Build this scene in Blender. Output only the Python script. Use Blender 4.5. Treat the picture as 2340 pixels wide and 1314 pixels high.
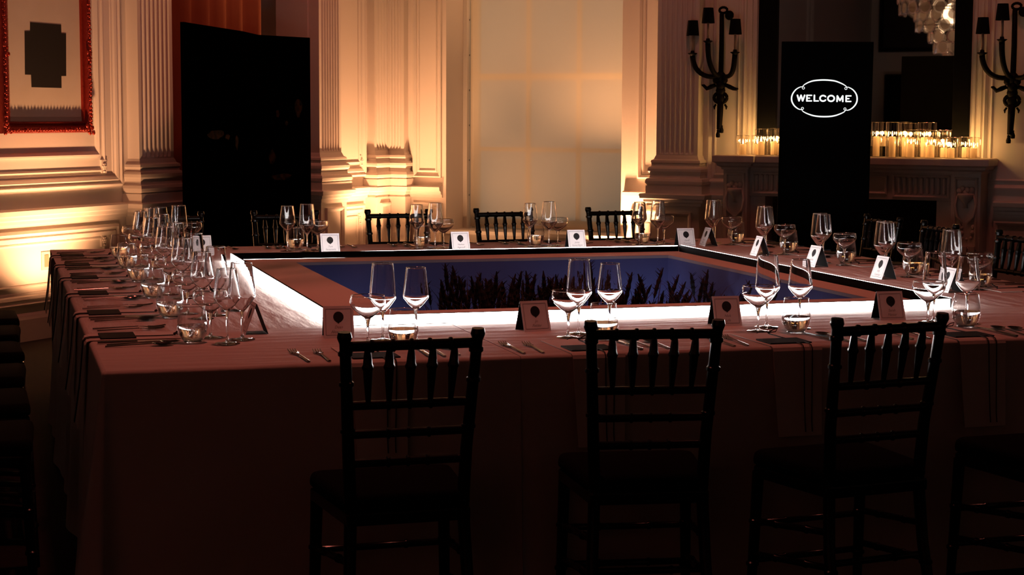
import bpy, bmesh, math, random
from mathutils import Vector, Matrix
random.seed(7)
PI = math.pi
scene = bpy.context.scene
for o in list(bpy.data.objects):
    bpy.data.objects.remove(o, do_unlink=True)
COL = scene.collection

# ------------------------------------------------------------------ camera
CAM_H = 1.47
F_PX, PITCH, ROLL, YAW = 4016.2, 0.0993, 0.0045, 0.2874
def _cam_axes():
    fw = Vector((math.sin(YAW)*math.cos(PITCH), math.cos(YAW)*math.cos(PITCH), -math.sin(PITCH)))
    r = Vector((math.cos(YAW), -math.sin(YAW), 0)); u = r.cross(fw)
    return fw, r*math.cos(ROLL)+u*math.sin(ROLL), u*math.cos(ROLL)-r*math.sin(ROLL)
FW, RT, UP = _cam_axes()
cd = bpy.data.cameras.new('camera'); cam = bpy.data.objects.new('camera', cd); COL.objects.link(cam)
cd.sensor_fit = 'HORIZONTAL'; cd.sensor_width = 36; cd.lens = F_PX/2340*36; cd.clip_end = 200
M = Matrix((RT, UP, -FW)).transposed().to_4x4(); M.translation = (0, 0, CAM_H)
cam.matrix_world = M; scene.camera = cam

# ------------------------------------------------------------------ room frame
ROOM_A = math.radians(43.0)
CU = Vector((math.sin(ROOM_A), math.cos(ROOM_A), 0))      # towards the window wall
CV = Vector((math.cos(ROOM_A), -math.sin(ROOM_A), 0))     # along the window wall, away from the corner
CORNER = Vector((3.252, 14.884, 0))
R_ROT = -ROOM_A                 # window wall frame: x along the wall, -y into the room
L_ROT = PI/2 - ROOM_A           # painting wall frame: x towards the corner (corner = 0), -y into the room
def RW(s, out, z=0): return CORNER + CV*s - CU*out + Vector((0, 0, z))
def LW(s, out, z=0): return CORNER - CU*s + CV*out + Vector((0, 0, z))   # s = distance from corner
CEIL = 4.6
UB, VE = 16.2, 12.8    # room extents from the corner along the painting wall (back of room) and the window wall

# ------------------------------------------------------------------ view, world, lights
vs = scene.view_settings
vs.view_transform = 'Standard'; vs.look = 'None'; vs.exposure = 0.0; vs.gamma = 1.0; vs.use_curve_mapping = False
try:
    scene.cycles.transparent_max_bounces = 40
    scene.cycles.max_bounces = 12
except Exception: pass
w = bpy.data.worlds.new('world'); scene.world = w; w.use_nodes = True
bg = w.node_tree.nodes['Background']; bg.inputs[0].default_value = (0.50, 0.72, 0.66, 1); bg.inputs[1].default_value = 0.30

def lamp(name, kind, loc, energy, color, **kw):
    d = bpy.data.lights.new(name, kind); d.energy = energy; d.color = color
    o = bpy.data.objects.new(name, d); COL.objects.link(o); o.location = loc
    aim = kw.pop('aim', None)
    for k, v in kw.items(): setattr(d, k, v)
    if aim is not None:
        o.rotation_euler = (Vector(aim)-Vector(loc)).to_track_quat('-Z', 'Y').to_euler()
    return o
AMBER = (1.0, 0.445, 0.195)
RED = (1.0, 0.215, 0.15)
UPLIGHTS = [  # floor cans: place, aim, watts, cone
    (LW(4.36, 0.46, 0.16), LW(4.36, 0.0, 1.35), 180, 110),
    (LW(0.60, 0.50, 0.16), LW(0.50, 0.06, 2.3), 255, 98),
    (RW(2.16, 0.19, 0.16), RW(2.24, 0.0, 2.4), 420, 92),
    (RW(0.74, 1.2, 0.16), RW(1.30, -0.35, 1.6), 105, 74),  # extra can, added to brighten the blind
]
for i, (p, a, e, cone) in enumerate(UPLIGHTS):
    lamp('uplight_beam', 'SPOT', p, e, AMBER, spot_size=math.radians(cone), spot_blend=1.0, shadow_soft_size=0.035, aim=a)
# red fill spots added at the ceiling to light the tabletop
for (x, y, e) in [(0.9, 5.7, 135), (3.3, 5.8, 110), (2.2, 7.3, 125), (0.8, 8.6, 95), (3.9, 8.4, 90)]:
    lamp('table_fill_spot', 'SPOT', (x, y, CEIL-0.05), e, RED, spot_size=math.radians(60), spot_blend=1.0, shadow_soft_size=0.12, aim=(x, y, 0))
# red fill spots added to brighten the two visible walls and the opposite wall
for p, a, e in [(RW(4.2, UB-2.0, CEIL-0.05), RW(4.2, UB-0.3, 2.6), 85), (RW(7.4, UB-2.0, CEIL-0.05), RW(7.4, UB-0.3, 2.6), 85), (LW(5.2, 1.6, CEIL-0.05), LW(4.6, 0, 1.3), 55), (LW(2.4, 1.8, CEIL-0.05), LW(2.2, 0, 2.2), 110),
                (RW(3.3, 1.7, CEIL-0.05), RW(3.1, 0, 2.0), 42), (RW(5.6, 1.7, CEIL-0.05), RW(5.3, 0, 2.0), 50)]:
    lamp('wall_fill_spot', 'SPOT', p, e, RED, spot_size=math.radians(80), spot_blend=1.0, shadow_soft_size=0.15, aim=a)

# ------------------------------------------------------------------ mesh helpers
class MB:
    def __init__(s): s.v = []; s.f = []
    def add(s, v, f):
        n = len(s.v); s.v += [tuple(q) for q in v]; s.f += [tuple(i+n for i in q) for q in f]; return s
    def box(s, x0, x1, y0, y1, z0, z1):
        return s.add([(x0,y0,z0),(x1,y0,z0),(x1,y1,z0),(x0,y1,z0),(x0,y0,z1),(x1,y0,z1),(x1,y1,z1),(x0,y1,z1)],
                     [(0,3,2,1),(4,5,6,7),(0,1,5,4),(1,2,6,5),(2,3,7,6),(3,0,4,7)])
    def lathe(s, prof, n=20, c=(0,0,0), axis='z', rib=0.0):
        v = []; f = []; m = len(prof)
        for k in range(n):
            a = 2*PI*k/n
            for (r, z) in prof:
                rr = r*(1+(rib if k % 2 else 0))
                p = (rr*math.cos(a), rr*math.sin(a), z)
                if axis == 'y': p = (p[0], p[2], p[1])
                if axis == 'x': p = (p[2], p[0], p[1])
                v.append((p[0]+c[0], p[1]+c[1], p[2]+c[2]))
        for k in range(n):
            k2 = (k+1) % n
            for j in range(m-1):
                q = (k*m+j, k2*m+j, k2*m+j+1, k*m+j+1)
                f.append(q)
        return s.add(v, f)
    def tube(s, pts, rad, n=8, cap=True, flat=1.0):
        pts = [Vector(p) for p in pts]
        if not hasattr(rad, '__len__'): rad = [rad]*len(pts)
        v = []; f = []; up = None
        for i, p in enumerate(pts):
            t = (pts[min(i+1, len(pts)-1)]-pts[max(i-1, 0)])
            if t.length < 1e-9: t = Vector((0, 0, 1))
            t.normalize()
            if up is None:
                up = Vector((0, 0, 1)) if abs(t.z) < 0.9 else Vector((0, 1, 0))
            a = up.cross(t)
            if a.length < 1e-6: a = Vector((1, 0, 0)).cross(t)
            a.normalize(); b = t.cross(a); up = b
            for k in range(n):
                g = 2*PI*k/n
                v.append(p+a*(rad[i]*math.cos(g))+b*(rad[i]*flat*math.sin(g)))
        for i in range(len(pts)-1):
            for k in range(n):
                k2 = (k+1) % n
                f.append((i*n+k, i*n+k2, (i+1)*n+k2, (i+1)*n+k))
        if cap:
            f.append(tuple(reversed(range(n)))); L = (len(pts)-1)*n; f.append(tuple(L+k for k in range(n)))
        return s.add(v, f)
    def sphere(s, c, r, n=10, m=6, sc=(1, 1, 1)):
        prof = [(max(1e-4, math.sin(PI*j/m)), -math.cos(PI*j/m)) for j in range(m+1)]
        v = []; f = []
        for k in range(n):
            a = 2*PI*k/n
            for (q, z) in prof: v.append((c[0]+r*sc[0]*q*math.cos(a), c[1]+r*sc[1]*q*math.sin(a), c[2]+r*sc[2]*z))
        for k in range(n):
            k2 = (k+1) % n
            for j in range(m): f.append((k*(m+1)+j, k2*(m+1)+j, k2*(m+1)+j+1, k*(m+1)+j+1))
        return s.add(v, f)
    def frame(s, x0, x1, z0, z1, prof):   # mitred rectangular moulding on the wall plane y=0; prof = (inset, out)
        v = []; f = []; m = len(prof)
        for (sx, sz) in ((0, 0), (1, 0), (1, 1), (0, 1)):
            for d, h in prof:
                v.append((x0+d if not sx else x1-d, -h, z0+d if not sz else z1-d))
        for k in range(4):
            k2 = (k+1) % 4
            for j in range(m-1): f.append((k*m+j, k2*m+j, k2*m+j+1, k*m+j+1))
        return s.add(v, f)
    def sweep(s, path, prof, cap=True):   # path in plan, left to right; profile = (out, z) pushed to the right hand side
        P = [Vector((a, b)) for a, b in path]; n = len(P); m = len(prof); v = []; f = []
        for i in range(n):
            ds = []
            if i > 0: ds.append((P[i]-P[i-1]).normalized())
            if i < n-1: ds.append((P[i+1]-P[i]).normalized())
            ns = [Vector((d.y, -d.x)) for d in ds]
            if len(ns) == 2:
                b = ns[0]+ns[1]; b /= max(0.2, b.length_squared/2) ; nn = b
            else: nn = ns[0]
            for (o, z) in prof: v.append((P[i].x+nn.x*o, P[i].y+nn.y*o, z))
        for i in range(n-1):
            for j in range(m-1): f.append((i*m+j, (i+1)*m+j, (i+1)*m+j+1, i*m+j+1))
        if cap:
            f.append(tuple(range(m))); f.append(tuple((n-1)*m+j for j in reversed(range(m))))
        return s.add(v, f)
    def ribbon(s, pts, wid, y=0.0, closed=False, thick=0.0):   # flat stroke in the xz plane with round ends
        pts = [Vector((p[0], p[1])) for p in pts]
        if not hasattr(wid, '__len__'): wid = [wid]*len(pts)
        L = []; R = []; n = len(pts)
        for i in range(n):
            a = pts[i-1] if (i > 0 or closed) else pts[i]; b = pts[(i+1) % n] if (i < n-1 or closed) else pts[i]
            t = b-a; t.normalize(); nn = Vector((-t.y, t.x))
            L.append(pts[i]+nn*wid[i]/2); R.append(pts[i]-nn*wid[i]/2)
        v = [(p.x, y, p.y) for p in L]+[(p.x, y, p.y) for p in R]; f = []
        for i in range(n if closed else n-1):
            j = (i+1) % n; f.append((i, n+i, n+j, j))
        s.add(v, f)
        if not closed:
            for e in (0, n-1):
                c = pts[e]; vv = [(c.x+wid[e]/2*math.cos(2*PI*k/12), y-0.0002, c.y+wid[e]/2*math.sin(2*PI*k/12)) for k in range(12)]
                s.add(vv, [tuple(range(12))])
        return s
    def mesh(s, name, mat, smooth=False):
        me = bpy.data.meshes.new(name); me.from_pydata(s.v, [], s.f); me.update()
        bm = bmesh.new(); bm.from_mesh(me); bmesh.ops.recalc_face_normals(bm, faces=bm.faces); bm.to_mesh(me); bm.free()
        if mat: me.materials.append(mat)
        if smooth:
            me.polygons.foreach_set('use_smooth', [True]*len(me.polygons))
            if smooth == 'auto':
                try: me.set_sharp_from_angle(angle=math.radians(40))
                except Exception: pass
        return me
    def obj(s, name, mat, parent=None, smooth=False, loc=(0,0,0), rz=0):
        return link(name, s.mesh(name, mat, smooth), parent, loc, rz)

def link(name, me, parent=None, loc=(0,0,0), rz=0):
    o = bpy.data.objects.new(name, me); COL.objects.link(o); o.location = loc; o.rotation_euler = (0, 0, rz)
    if parent: o.parent = parent
    return o
def bevel_mesh(me, w=0.004, seg=2):
    bm = bmesh.new(); bm.from_mesh(me)
    bmesh.ops.bevel(bm, geom=list(bm.edges), offset=w, segments=seg, affect='EDGES', profile=0.6)
    bm.to_mesh(me); bm.free(); return me
def bbox(name, mat, x0, x1, y0, y1, z0, z1, parent=None, bev=0.004, loc=(0,0,0), rz=0):
    me = MB().box(x0, x1, y0, y1, z0, z1).mesh(name, mat)
    if bev: bevel_mesh(me, bev)
    return link(name, me, parent, loc, rz)
def thing(name, label, cat, loc=(0,0,0), rz=0, group=None):
    o = bpy.data.objects.new(name, None); COL.objects.link(o); o.location = loc; o.rotation_euler = (0, 0, rz)
    o.empty_display_size = 0.1
    return tag(o, label, cat, group)
def tag(o, label, cat, group=None):
    o['label'] = label; o['category'] = cat
    if group: o['group'] = group
    return o
def struct(o): o['kind'] = 'structure'; return o
def clone(root, loc, rz, label, group=None, root_kids=None):
    r = root.copy(); COL.objects.link(r); r.location = loc; r.rotation_euler = (0, 0, rz); r['label'] = label
    if group: r['group'] = group
    for ch in list(root.children):
        c = ch.copy(); COL.objects.link(c); c.parent = r
        for g in list(ch.children):
            d = g.copy(); COL.objects.link(d); d.parent = c
    return r

# ------------------------------------------------------------------ materials
def mat(name, col, rough=0.6, metal=0.0, bump=None, var=None, spec=0.5, sheen=0.0):
    m = bpy.data.materials.new(name); m.use_nodes = True; nt = m.node_tree; b = nt.nodes['Principled BSDF']
    b.inputs['Base Color'].default_value = (*col, 1); b.inputs['Roughness'].default_value = rough
    b.inputs['Metallic'].default_value = metal; b.inputs['Specular IOR Level'].default_value = spec
    if sheen: b.inputs['Sheen Weight'].default_value = sheen
    tc = nt.nodes.new('ShaderNodeTexCoord')
    if var:
        sc, amt, col2 = var
        n = nt.nodes.new('ShaderNodeTexNoise'); n.inputs['Scale'].default_value = sc; n.inputs['Detail'].default_value = 4
        nt.links.new(tc.outputs['Object'], n.inputs['Vector'])
        r = nt.nodes.new('ShaderNodeValToRGB'); r.color_ramp.elements[0].position = 0.5-amt; r.color_ramp.elements[1].position = 0.5+amt
        r.color_ramp.elements[0].color = (*col, 1); r.color_ramp.elements[1].color = (*col2, 1)
        nt.links.new(n.outputs['Fac'], r.inputs['Fac']); nt.links.new(r.outputs['Color'], b.inputs['Base Color'])
    if bump:
        sc, st, stretch = bump
        mp = nt.nodes.new('ShaderNodeMapping'); mp.inputs['Scale'].default_value = stretch
        nt.links.new(tc.outputs['Object'], mp.inputs['Vector'])
        n = nt.nodes.new('ShaderNodeTexNoise'); n.inputs['Scale'].default_value = sc; n.inputs['Detail'].default_value = 5
        nt.links.new(mp.outputs['Vector'], n.inputs['Vector'])
        bp = nt.nodes.new('ShaderNodeBump'); bp.inputs['Strength'].default_value = st; bp.inputs['Distance'].default_value = 0.01
        nt.links.new(n.outputs['Fac'], bp.inputs['Height']); nt.links.new(bp.outputs['Normal'], b.inputs['Normal'])
    return m
def emit(name, col, st):
    m = bpy.data.materials.new(name); m.use_nodes = True; nt = m.node_tree; nt.nodes.clear()
    e = nt.nodes.new('ShaderNodeEmission'); e.inputs[0].default_value = (*col, 1); e.inputs[1].default_value = st
    o = nt.nodes.new('ShaderNodeOutputMaterial'); nt.links.new(e.outputs[0], o.inputs[0]); return m
def thin_glass(name, base=0.05, amt=0.75, power=3.0, tint=(0.97, 0.97, 0.97), rough=0.015):
    m = bpy.data.materials.new(name); m.use_nodes = True; nt = m.node_tree; nt.nodes.clear()
    o = nt.nodes.new('ShaderNodeOutputMaterial'); mix = nt.nodes.new('ShaderNodeMixShader')
    t = nt.nodes.new('ShaderNodeBsdfTransparent'); t.inputs[0].default_value = (*tint, 1)
    g = nt.nodes.new('ShaderNodeBsdfGlossy'); g.inputs['Roughness'].default_value = rough; g.inputs[0].default_value = (1, 1, 1, 1)
    lw = nt.nodes.new('ShaderNodeLayerWeight'); lw.inputs[0].default_value = 0.5
    p = nt.nodes.new('ShaderNodeMath'); p.operation = 'POWER'; p.inputs[1].default_value = power
    q = nt.nodes.new('ShaderNodeMath'); q.operation = 'MULTIPLY_ADD'; q.inputs[1].default_value = amt; q.inputs[2].default_value = base
    nt.links.new(lw.outputs['Facing'], p.inputs[0]); nt.links.new(p.outputs[0], q.inputs[0]); nt.links.new(q.outputs[0], mix.inputs[0])
    nt.links.new(t.outputs[0], mix.inputs[1]); nt.links.new(g.outputs[0], mix.inputs[2]); nt.links.new(mix.outputs[0], o.inputs[0])
    return m
def glass(name, ior, col=(1, 1, 1), rough=0.0):
    m = bpy.data.materials.new(name); m.use_nodes = True; nt = m.node_tree; nt.nodes.clear()
    g = nt.nodes.new('ShaderNodeBsdfGlass'); g.inputs['IOR'].default_value = ior; g.inputs['Color'].default_value = (*col, 1); g.inputs['Roughness'].default_value = rough
    o = nt.nodes.new('ShaderNodeOutputMaterial'); nt.links.new(g.outputs[0], o.inputs[0]); return m
def translucent(name, col, tr=0.4, see=0.0, rough=0.9):
    m = bpy.data.materials.new(name); m.use_nodes = True; nt = m.node_tree; nt.nodes.clear()
    d = nt.nodes.new('ShaderNodeBsdfDiffuse'); d.inputs[0].default_value = (*col, 1)
    t = nt.nodes.new('ShaderNodeBsdfTranslucent'); t.inputs[0].default_value = (*col, 1)
    mx = nt.nodes.new('ShaderNodeMixShader'); mx.inputs[0].default_value = tr
    nt.links.new(d.outputs[0], mx.inputs[1]); nt.links.new(t.outputs[0], mx.inputs[2]); last = mx
    if see:
        x = nt.nodes.new('ShaderNodeBsdfTransparent'); m2 = nt.nodes.new('ShaderNodeMixShader'); m2.inputs[0].default_value = see
        nt.links.new(mx.outputs[0], m2.inputs[1]); nt.links.new(x.outputs[0], m2.inputs[2]); last = m2
    o = nt.nodes.new('ShaderNodeOutputMaterial'); nt.links.new(last.outputs[0], o.inputs[0]); return m

PAINT = mat('cream wall paint', (0.74, 0.68, 0.62), 0.45, bump=(60, 0.05, (1, 1, 1)))
CEILM = mat('dark ceiling paint', (0.10, 0.08, 0.07), 0.8)
FLOOR = mat('dark carpet', (0.012, 0.009, 0.009), 0.95, spec=0.1, var=(40, 0.2, (0.02, 0.014, 0.013)))
LINEN = mat('greige linen', (0.58, 0.50, 0.46), 0.85, bump=(4.0, 0.9, (0.8, 5.0, 1.0)), spec=0.1)
LINENX = mat('greige linen side', (0.58, 0.50, 0.46), 0.85, bump=(4.0, 0.9, (5.0, 0.8, 1.0)), spec=0.15)
NAPK = mat('white napkin linen', (0.66, 0.58, 0.53), 0.85, bump=(30, 0.12, (1, 1, 1)), spec=0.15)
CARDW = mat('white card stock', (0.85, 0.83, 0.83), 0.7, spec=0.2)
CARDB = mat('black card stock', (0.008, 0.008, 0.009), 0.7, spec=0.2)
INKG = mat('grey ink', (0.30, 0.28, 0.29), 0.7)
INKB = mat('black ink', (0.006, 0.006, 0.007), 0.6)
CORD = mat('black leather cord', (0.006, 0.005, 0.005), 0.6)
EBONY = mat('black lacquered wood', (0.004, 0.0035, 0.0035), 0.25, spec=0.35)
PADB = mat('black seat fabric', (0.004, 0.004, 0.004), 0.95, spec=0.1)
STEEL = mat('polished steel', (0.26, 0.245, 0.24), 0.17, 1.0)
GLASS = thin_glass('clear bowl glass', 0.05, 0.95, 1.7)
GRIM = thin_glass('glass rim', 0.65, 0.35, 1.0)
GSTEM = glass('clear stem glass', 1.45)
WATER = glass('water', 1.33)
LED = emit('white led diffuser', (1.0, 0.94, 0.92), 22.0)
BLACKM = mat('black metal', (0.003, 0.003, 0.003), 0.6, spec=0.06)
BLUEF = mat('dusk blue fabric', (0.17, 0.20, 0.42), 0.8, var=(2.5, 0.3, (0.12, 0.14, 0.32)))
GRASS = mat('dry reed', (0.035, 0.024, 0.02), 0.9)
SOIL = mat('dark soil', (0.01, 0.008, 0.006), 0.95)
CURT = mat('red brown drape', (0.34, 0.12, 0.06), 0.8, bump=(120, 0.1, (1, 1, 0.2)), spec=0.1)
SCREEN = mat('black painted screen', (0.0005, 0.0004, 0.0004), 0.9, spec=0.0)
SCRGOLD = mat('dull gilt motif', (0.022, 0.008, 0.002), 0.8, 0.0, var=(22, 0.10, (0.001, 0.0006, 0.0004)), spec=0.05)
FRAMER = mat('red bole gilt', (0.36, 0.035, 0.022), 0.30, 0.55, bump=(45, 0.4, (1, 1, 1)))
CANVAS = mat('cream canvas', (0.68, 0.60, 0.50), 0.8, var=(5, 0.35, (0.60, 0.52, 0.42)))
CANVB = mat('black paint', (0.012, 0.010, 0.008), 0.7)
BLIND = translucent('roller blind weave', (0.80, 0.74, 0.60), 0.30, 0.26)
WINW = mat('white window paint', (0.75, 0.72, 0.66), 0.4)
PANE = thin_glass('window pane', 0.06, 0.6, 3.0, (0.85, 0.9, 0.88))
MARBLE = mat('pale carved stone', (0.55, 0.48, 0.44), 0.45, var=(6, 0.25, (0.42, 0.36, 0.33)))
SOOT = mat('sooty firebrick', (0.006, 0.005, 0.005), 0.9)
MIRROR = mat('mirror silvering', (0.80, 0.78, 0.76), 0.015, 1.0)
BRONZE = mat('blackened bronze', (0.004, 0.003, 0.003), 0.6, 0.0, spec=0.1)
SHADE = mat('black lamp shade', (0.004, 0.0035, 0.0035), 0.9, spec=0.1)
SLEEVE = mat('ivory candle sleeve', (0.45, 0.30, 0.24), 0.6)
WAX = translucent('ivory wax', (0.85, 0.74, 0.60), 0.45)
FLAME = emit('candle flame', (1.0, 0.62, 0.22), 60.0)
WICK = mat('wick', (0.01, 0.01, 0.01), 0.9)
RIBG = thin_glass('ribbed hurricane glass', 0.07, 0.75, 1.8, (0.95, 0.92, 0.88), 0.05)
GLOWW = emit('sign letters', (0.95, 1.0, 0.99), 1.15)
DISCG = translucent('frosted disc glass', (0.75, 0.68, 0.58), 0.3, 0.25)
DISCR = thin_glass('disc rim glass', 0.25, 0.7, 1.5)
DARKW = mat('dark walnut', (0.008, 0.004, 0.003), 0.7, spec=0.1)
CANM = mat('black can paint', (0.01, 0.01, 0.01), 0.6)

# ------------------------------------------------------------------ floor, ceiling, walls
p0, p1, p2, p3 = RW(-0.3, -0.6), RW(VE, -0.6), RW(VE, UB), RW(-0.3, UB)
def slab(name, m, z0, z1):
    b = MB(); q = [p0, p1, p2, p3]
    b.add([(p.x, p.y, z) for z in (z0, z1) for p in q], [(0,1,2,3), (7,6,5,4), (0,4,5,1), (1,5,6,2), (2,6,7,3), (3,7,4,0)])
    return struct(b.obj(name, m))
slab('floor', FLOOR, -0.1, 0.0); slab('ceiling', CEILM, CEIL, CEIL+0.1)

# painting wall (left): doorway between s=3.02 and 1.20
wl = MB()
wl.box(-UB, -3.02, 0, 0.3, 0, CEIL).box(-1.20, 0.3, 0, 0.3, 0, CEIL).box(-3.02, -1.20, 0, 0.3, 3.35, CEIL)
wall_left = struct(wl.obj('wall_left', PAINT, loc=CORNER, rz=L_ROT))
# alcove behind the doorway
al = MB(); al.box(-3.32, -0.9, 0.9, 1.0, 0, 3.4); al.box(-3.32, -3.22, 0.3, 0.9, 0, 3.4); al.box(-1.0, -0.9, 0.3, 0.9, 0, 3.4); al.box(-3.32, -0.9, 0.3, 1.0, 3.4, 3.5); al.box(-3.32,-0.9,0.3,1.0,-0.1,0.0)
al.obj('alcove', PAINT, wall_left)
# window wall (right): opening s 0.60..2.21, sill 0.47, head 3.3, chimney breast from s=2.56
wr = MB()
wr.box(0, 0.60, 0, 0.5, 0, CEIL).box(0.60, 2.21, 0, 0.5, 0, 0.47).box(0.60, 2.21, 0, 0.5, 3.3, CEIL).box(2.21, 2.56, 0, 0.5, 0, CEIL)
wr.box(2.56, 3.519, -0.10, 0.5, 0, CEIL).box(4.82, VE, -0.10, 0.5, 0, CEIL).box(3.519, 4.82, -0.10, 0.5, 0.845, CEIL)
wall_right = struct(wr.obj('wall_right', PAINT, loc=CORNER, rz=R_ROT))
# opposite wall and far side wall behind the camera
wb = MB(); wb.box(0, VE, 0, 0.3, 0, CEIL)
wall_back = struct(wb.obj('wall_back', PAINT, loc=RW(VE, UB-0.3), rz=R_ROT+PI))
wsd = MB(); wsd.box(0, UB, 0, 0.3, 0, CEIL)
wall_side = struct(wsd.obj('wall_side', PAINT, loc=RW(VE-0.3, 0.0), rz=R_ROT-PI/2))

RAIL = [(0.0, 0.745), (0.018, 0.748), (0.02, 0.768), (0.038, 0.778), (0.042, 0.798), (0.062, 0.806), (0.068, 0.836), (0.06, 0.843), (0.0, 0.846)]
BASEB = [(0.0, 0.0), (0.03, 0.0), (0.03, 0.14), (0.02, 0.165), (0.008, 0.18), (0.0, 0.18)]
def rail(name, path, parent, prof=RAIL): return MB().sweep(path, prof).obj(name, PAINT, parent)
rail('chair_rail', [(-UB, 0), (-3.46, 0)], wall_left); rail('chair_rail', [(-0.83, 0), (-0.30, 0)], wall_left)
rail('chair_rail', [(0.235, 0), (0.57, 0)], wall_right); rail('chair_rail', [(2.235, 0), (2.56, 0)], wall_right, [(o*0.45, z) for o, z in RAIL])
rail('chair_rail', [(2.95, -0.10), (3.2, -0.10)], wall_right); rail('chair_rail', [(5.2, -0.10), (VE, -0.10)], wall_right)
rail('baseboard', [(-UB, 0), (-3.46, 0)], wall_left, BASEB); rail('baseboard', [(0.235, 0), (2.56, 0)], wall_right, BASEB)
rail('baseboard', [(5.2, -0.10), (VE, -0.10)], wall_right, BASEB)
BIG = [(0.0, 0.0), (0.004, 0.022), (0.018, 0.030), (0.026, 0.018), (0.040, 0.016), (0.048, 0.026), (0.066, 0.020), (0.074, 0.008), (0.088, 0.006), (0.09, 0.0)]
THIN = [(0.0, 0.0), (0.002, 0.010), (0.010, 0.013), (0.018, 0.008), (0.020, 0.0)]
STEP = [(0.0, 0.0), (0.001, 0.022), (0.012, 0.024), (0.030, 0.010), (0.034, 0.0)]
def fr(x0, x1, z0, z1, prof, parent, y=0):
    o = MB().frame(x0, x1, z0, z1, prof).obj('panel_moulding', PAINT, parent); o.location.y = y; return o
def rosette(x, z, parent, y=0.0):
    b = MB().box(-0.026, 0.026, -0.012, 0, -0.045, 0.045)
    for k in range(6):
        a = 2*PI*k/6; b.sphere((0.014*math.cos(a), -0.014, 0.016*math.sin(a)), 0.0085, 6, 4)
    b.sphere((0, -0.017, 0), 0.009, 6, 4).sphere((0, -0.015, -0.034), 0.008, 6, 4, (1.4, 1, 1))
    return b.obj('rosette', PAINT, parent, loc=(x, y, z))
# painting wall, section with the picture
for (xa, xb) in ((-6.4, -3.535), (-9.5, -6.6), (-12.6, -9.7)):
    fr(xa, xb, 0.957, 3.9, BIG, wall_left); fr(xa+0.16, xb-0.165, 1.062, 3.78, THIN, wall_left); fr(xa+0.23, xb-0.23, 1.165, 3.68, STEP, wall_left)
    rosette(xb-0.185, 1.095, wall_left)
    fr(xa, xb-0.045, 0.22, 0.705, BIG, wall_left); fr(xa+0.13, xb-0.185, 0.34, 0.625, THIN, wall_left); rosette(xb-0.2, 0.60, wall_left)
# panel between the second pilaster and the corner
fr(-0.825, -0.335, 0.925, 3.9, BIG, wall_left); fr(-0.735, -0.425, 1.04, 3.78, THIN, wall_left); rosette(-0.765, 1.06, wall_left); rosette(-0.40, 1.06, wall_left)
fr(-0.80, -0.36, 0.2, 0.70, BIG, wall_left); fr(-0.70, -0.46, 0.3, 0.60, THIN, wall_left); rosette(-0.735, 0.57, wall_left); rosette(-0.43, 0.57, wall_left)
# window wall panels
fr(0.285, 0.56, 0.915, 3.9, STEP, wall_right); fr(0.325, 0.515, 0.965, 3.85, THIN, wall_right)
fr(0.29, 0.57, 0.2, 0.70, STEP, wall_right)
fr(2.355, 2.66, 0.945, 3.9, STEP, wall_right); fr(2.39, 2.66, 0.98, 3.85, THIN, wall_right); fr(2.3, 2.66, 0.2, 0.7, STEP, wall_right)
# chimney breast mouldings
for x0, x1 in ((2.985, 3.29), (5.10, 5.62)):
    fr(x0, x1, 0.93, 3.9, STEP, wall_right, -0.10); fr(x0+0.05, x1-0.05, 0.985, 3.8, THIN, wall_right, -0.10)
fr(5.70, 7.6, 0.93, 3.9, BIG, wall_right, -0.10); fr(5.2, 7.6, 0.2, 0.7, STEP, wall_right, -0.10)
for x in (3.325, 3.365, 5.03, 5.075): bbox('casing_strip', PAINT, x-0.012, x+0.012, -0.118, -0.10, 1.16, CEIL, wall_right, 0.004)
# opposite wall pilasters (seen in the mirror)
# socket on the dado under the picture
so = thing('wall_socket', 'small brass-edged wall socket plate on the dado below the framed picture', 'socket', LW(4.30, 0.0, 0.50), L_ROT)
bbox('plate', mat('socket plate', (0.62, 0.54, 0.42), 0.4), -0.045, 0.045, -0.006, 0, -0.06, 0.06, so, 0.002)
bbox('insert', mat('socket insert', (0.25, 0.18, 0.12), 0.5), -0.02, 0.02, -0.009, -0.006, -0.04, 0.04, so, 0.001)

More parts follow.
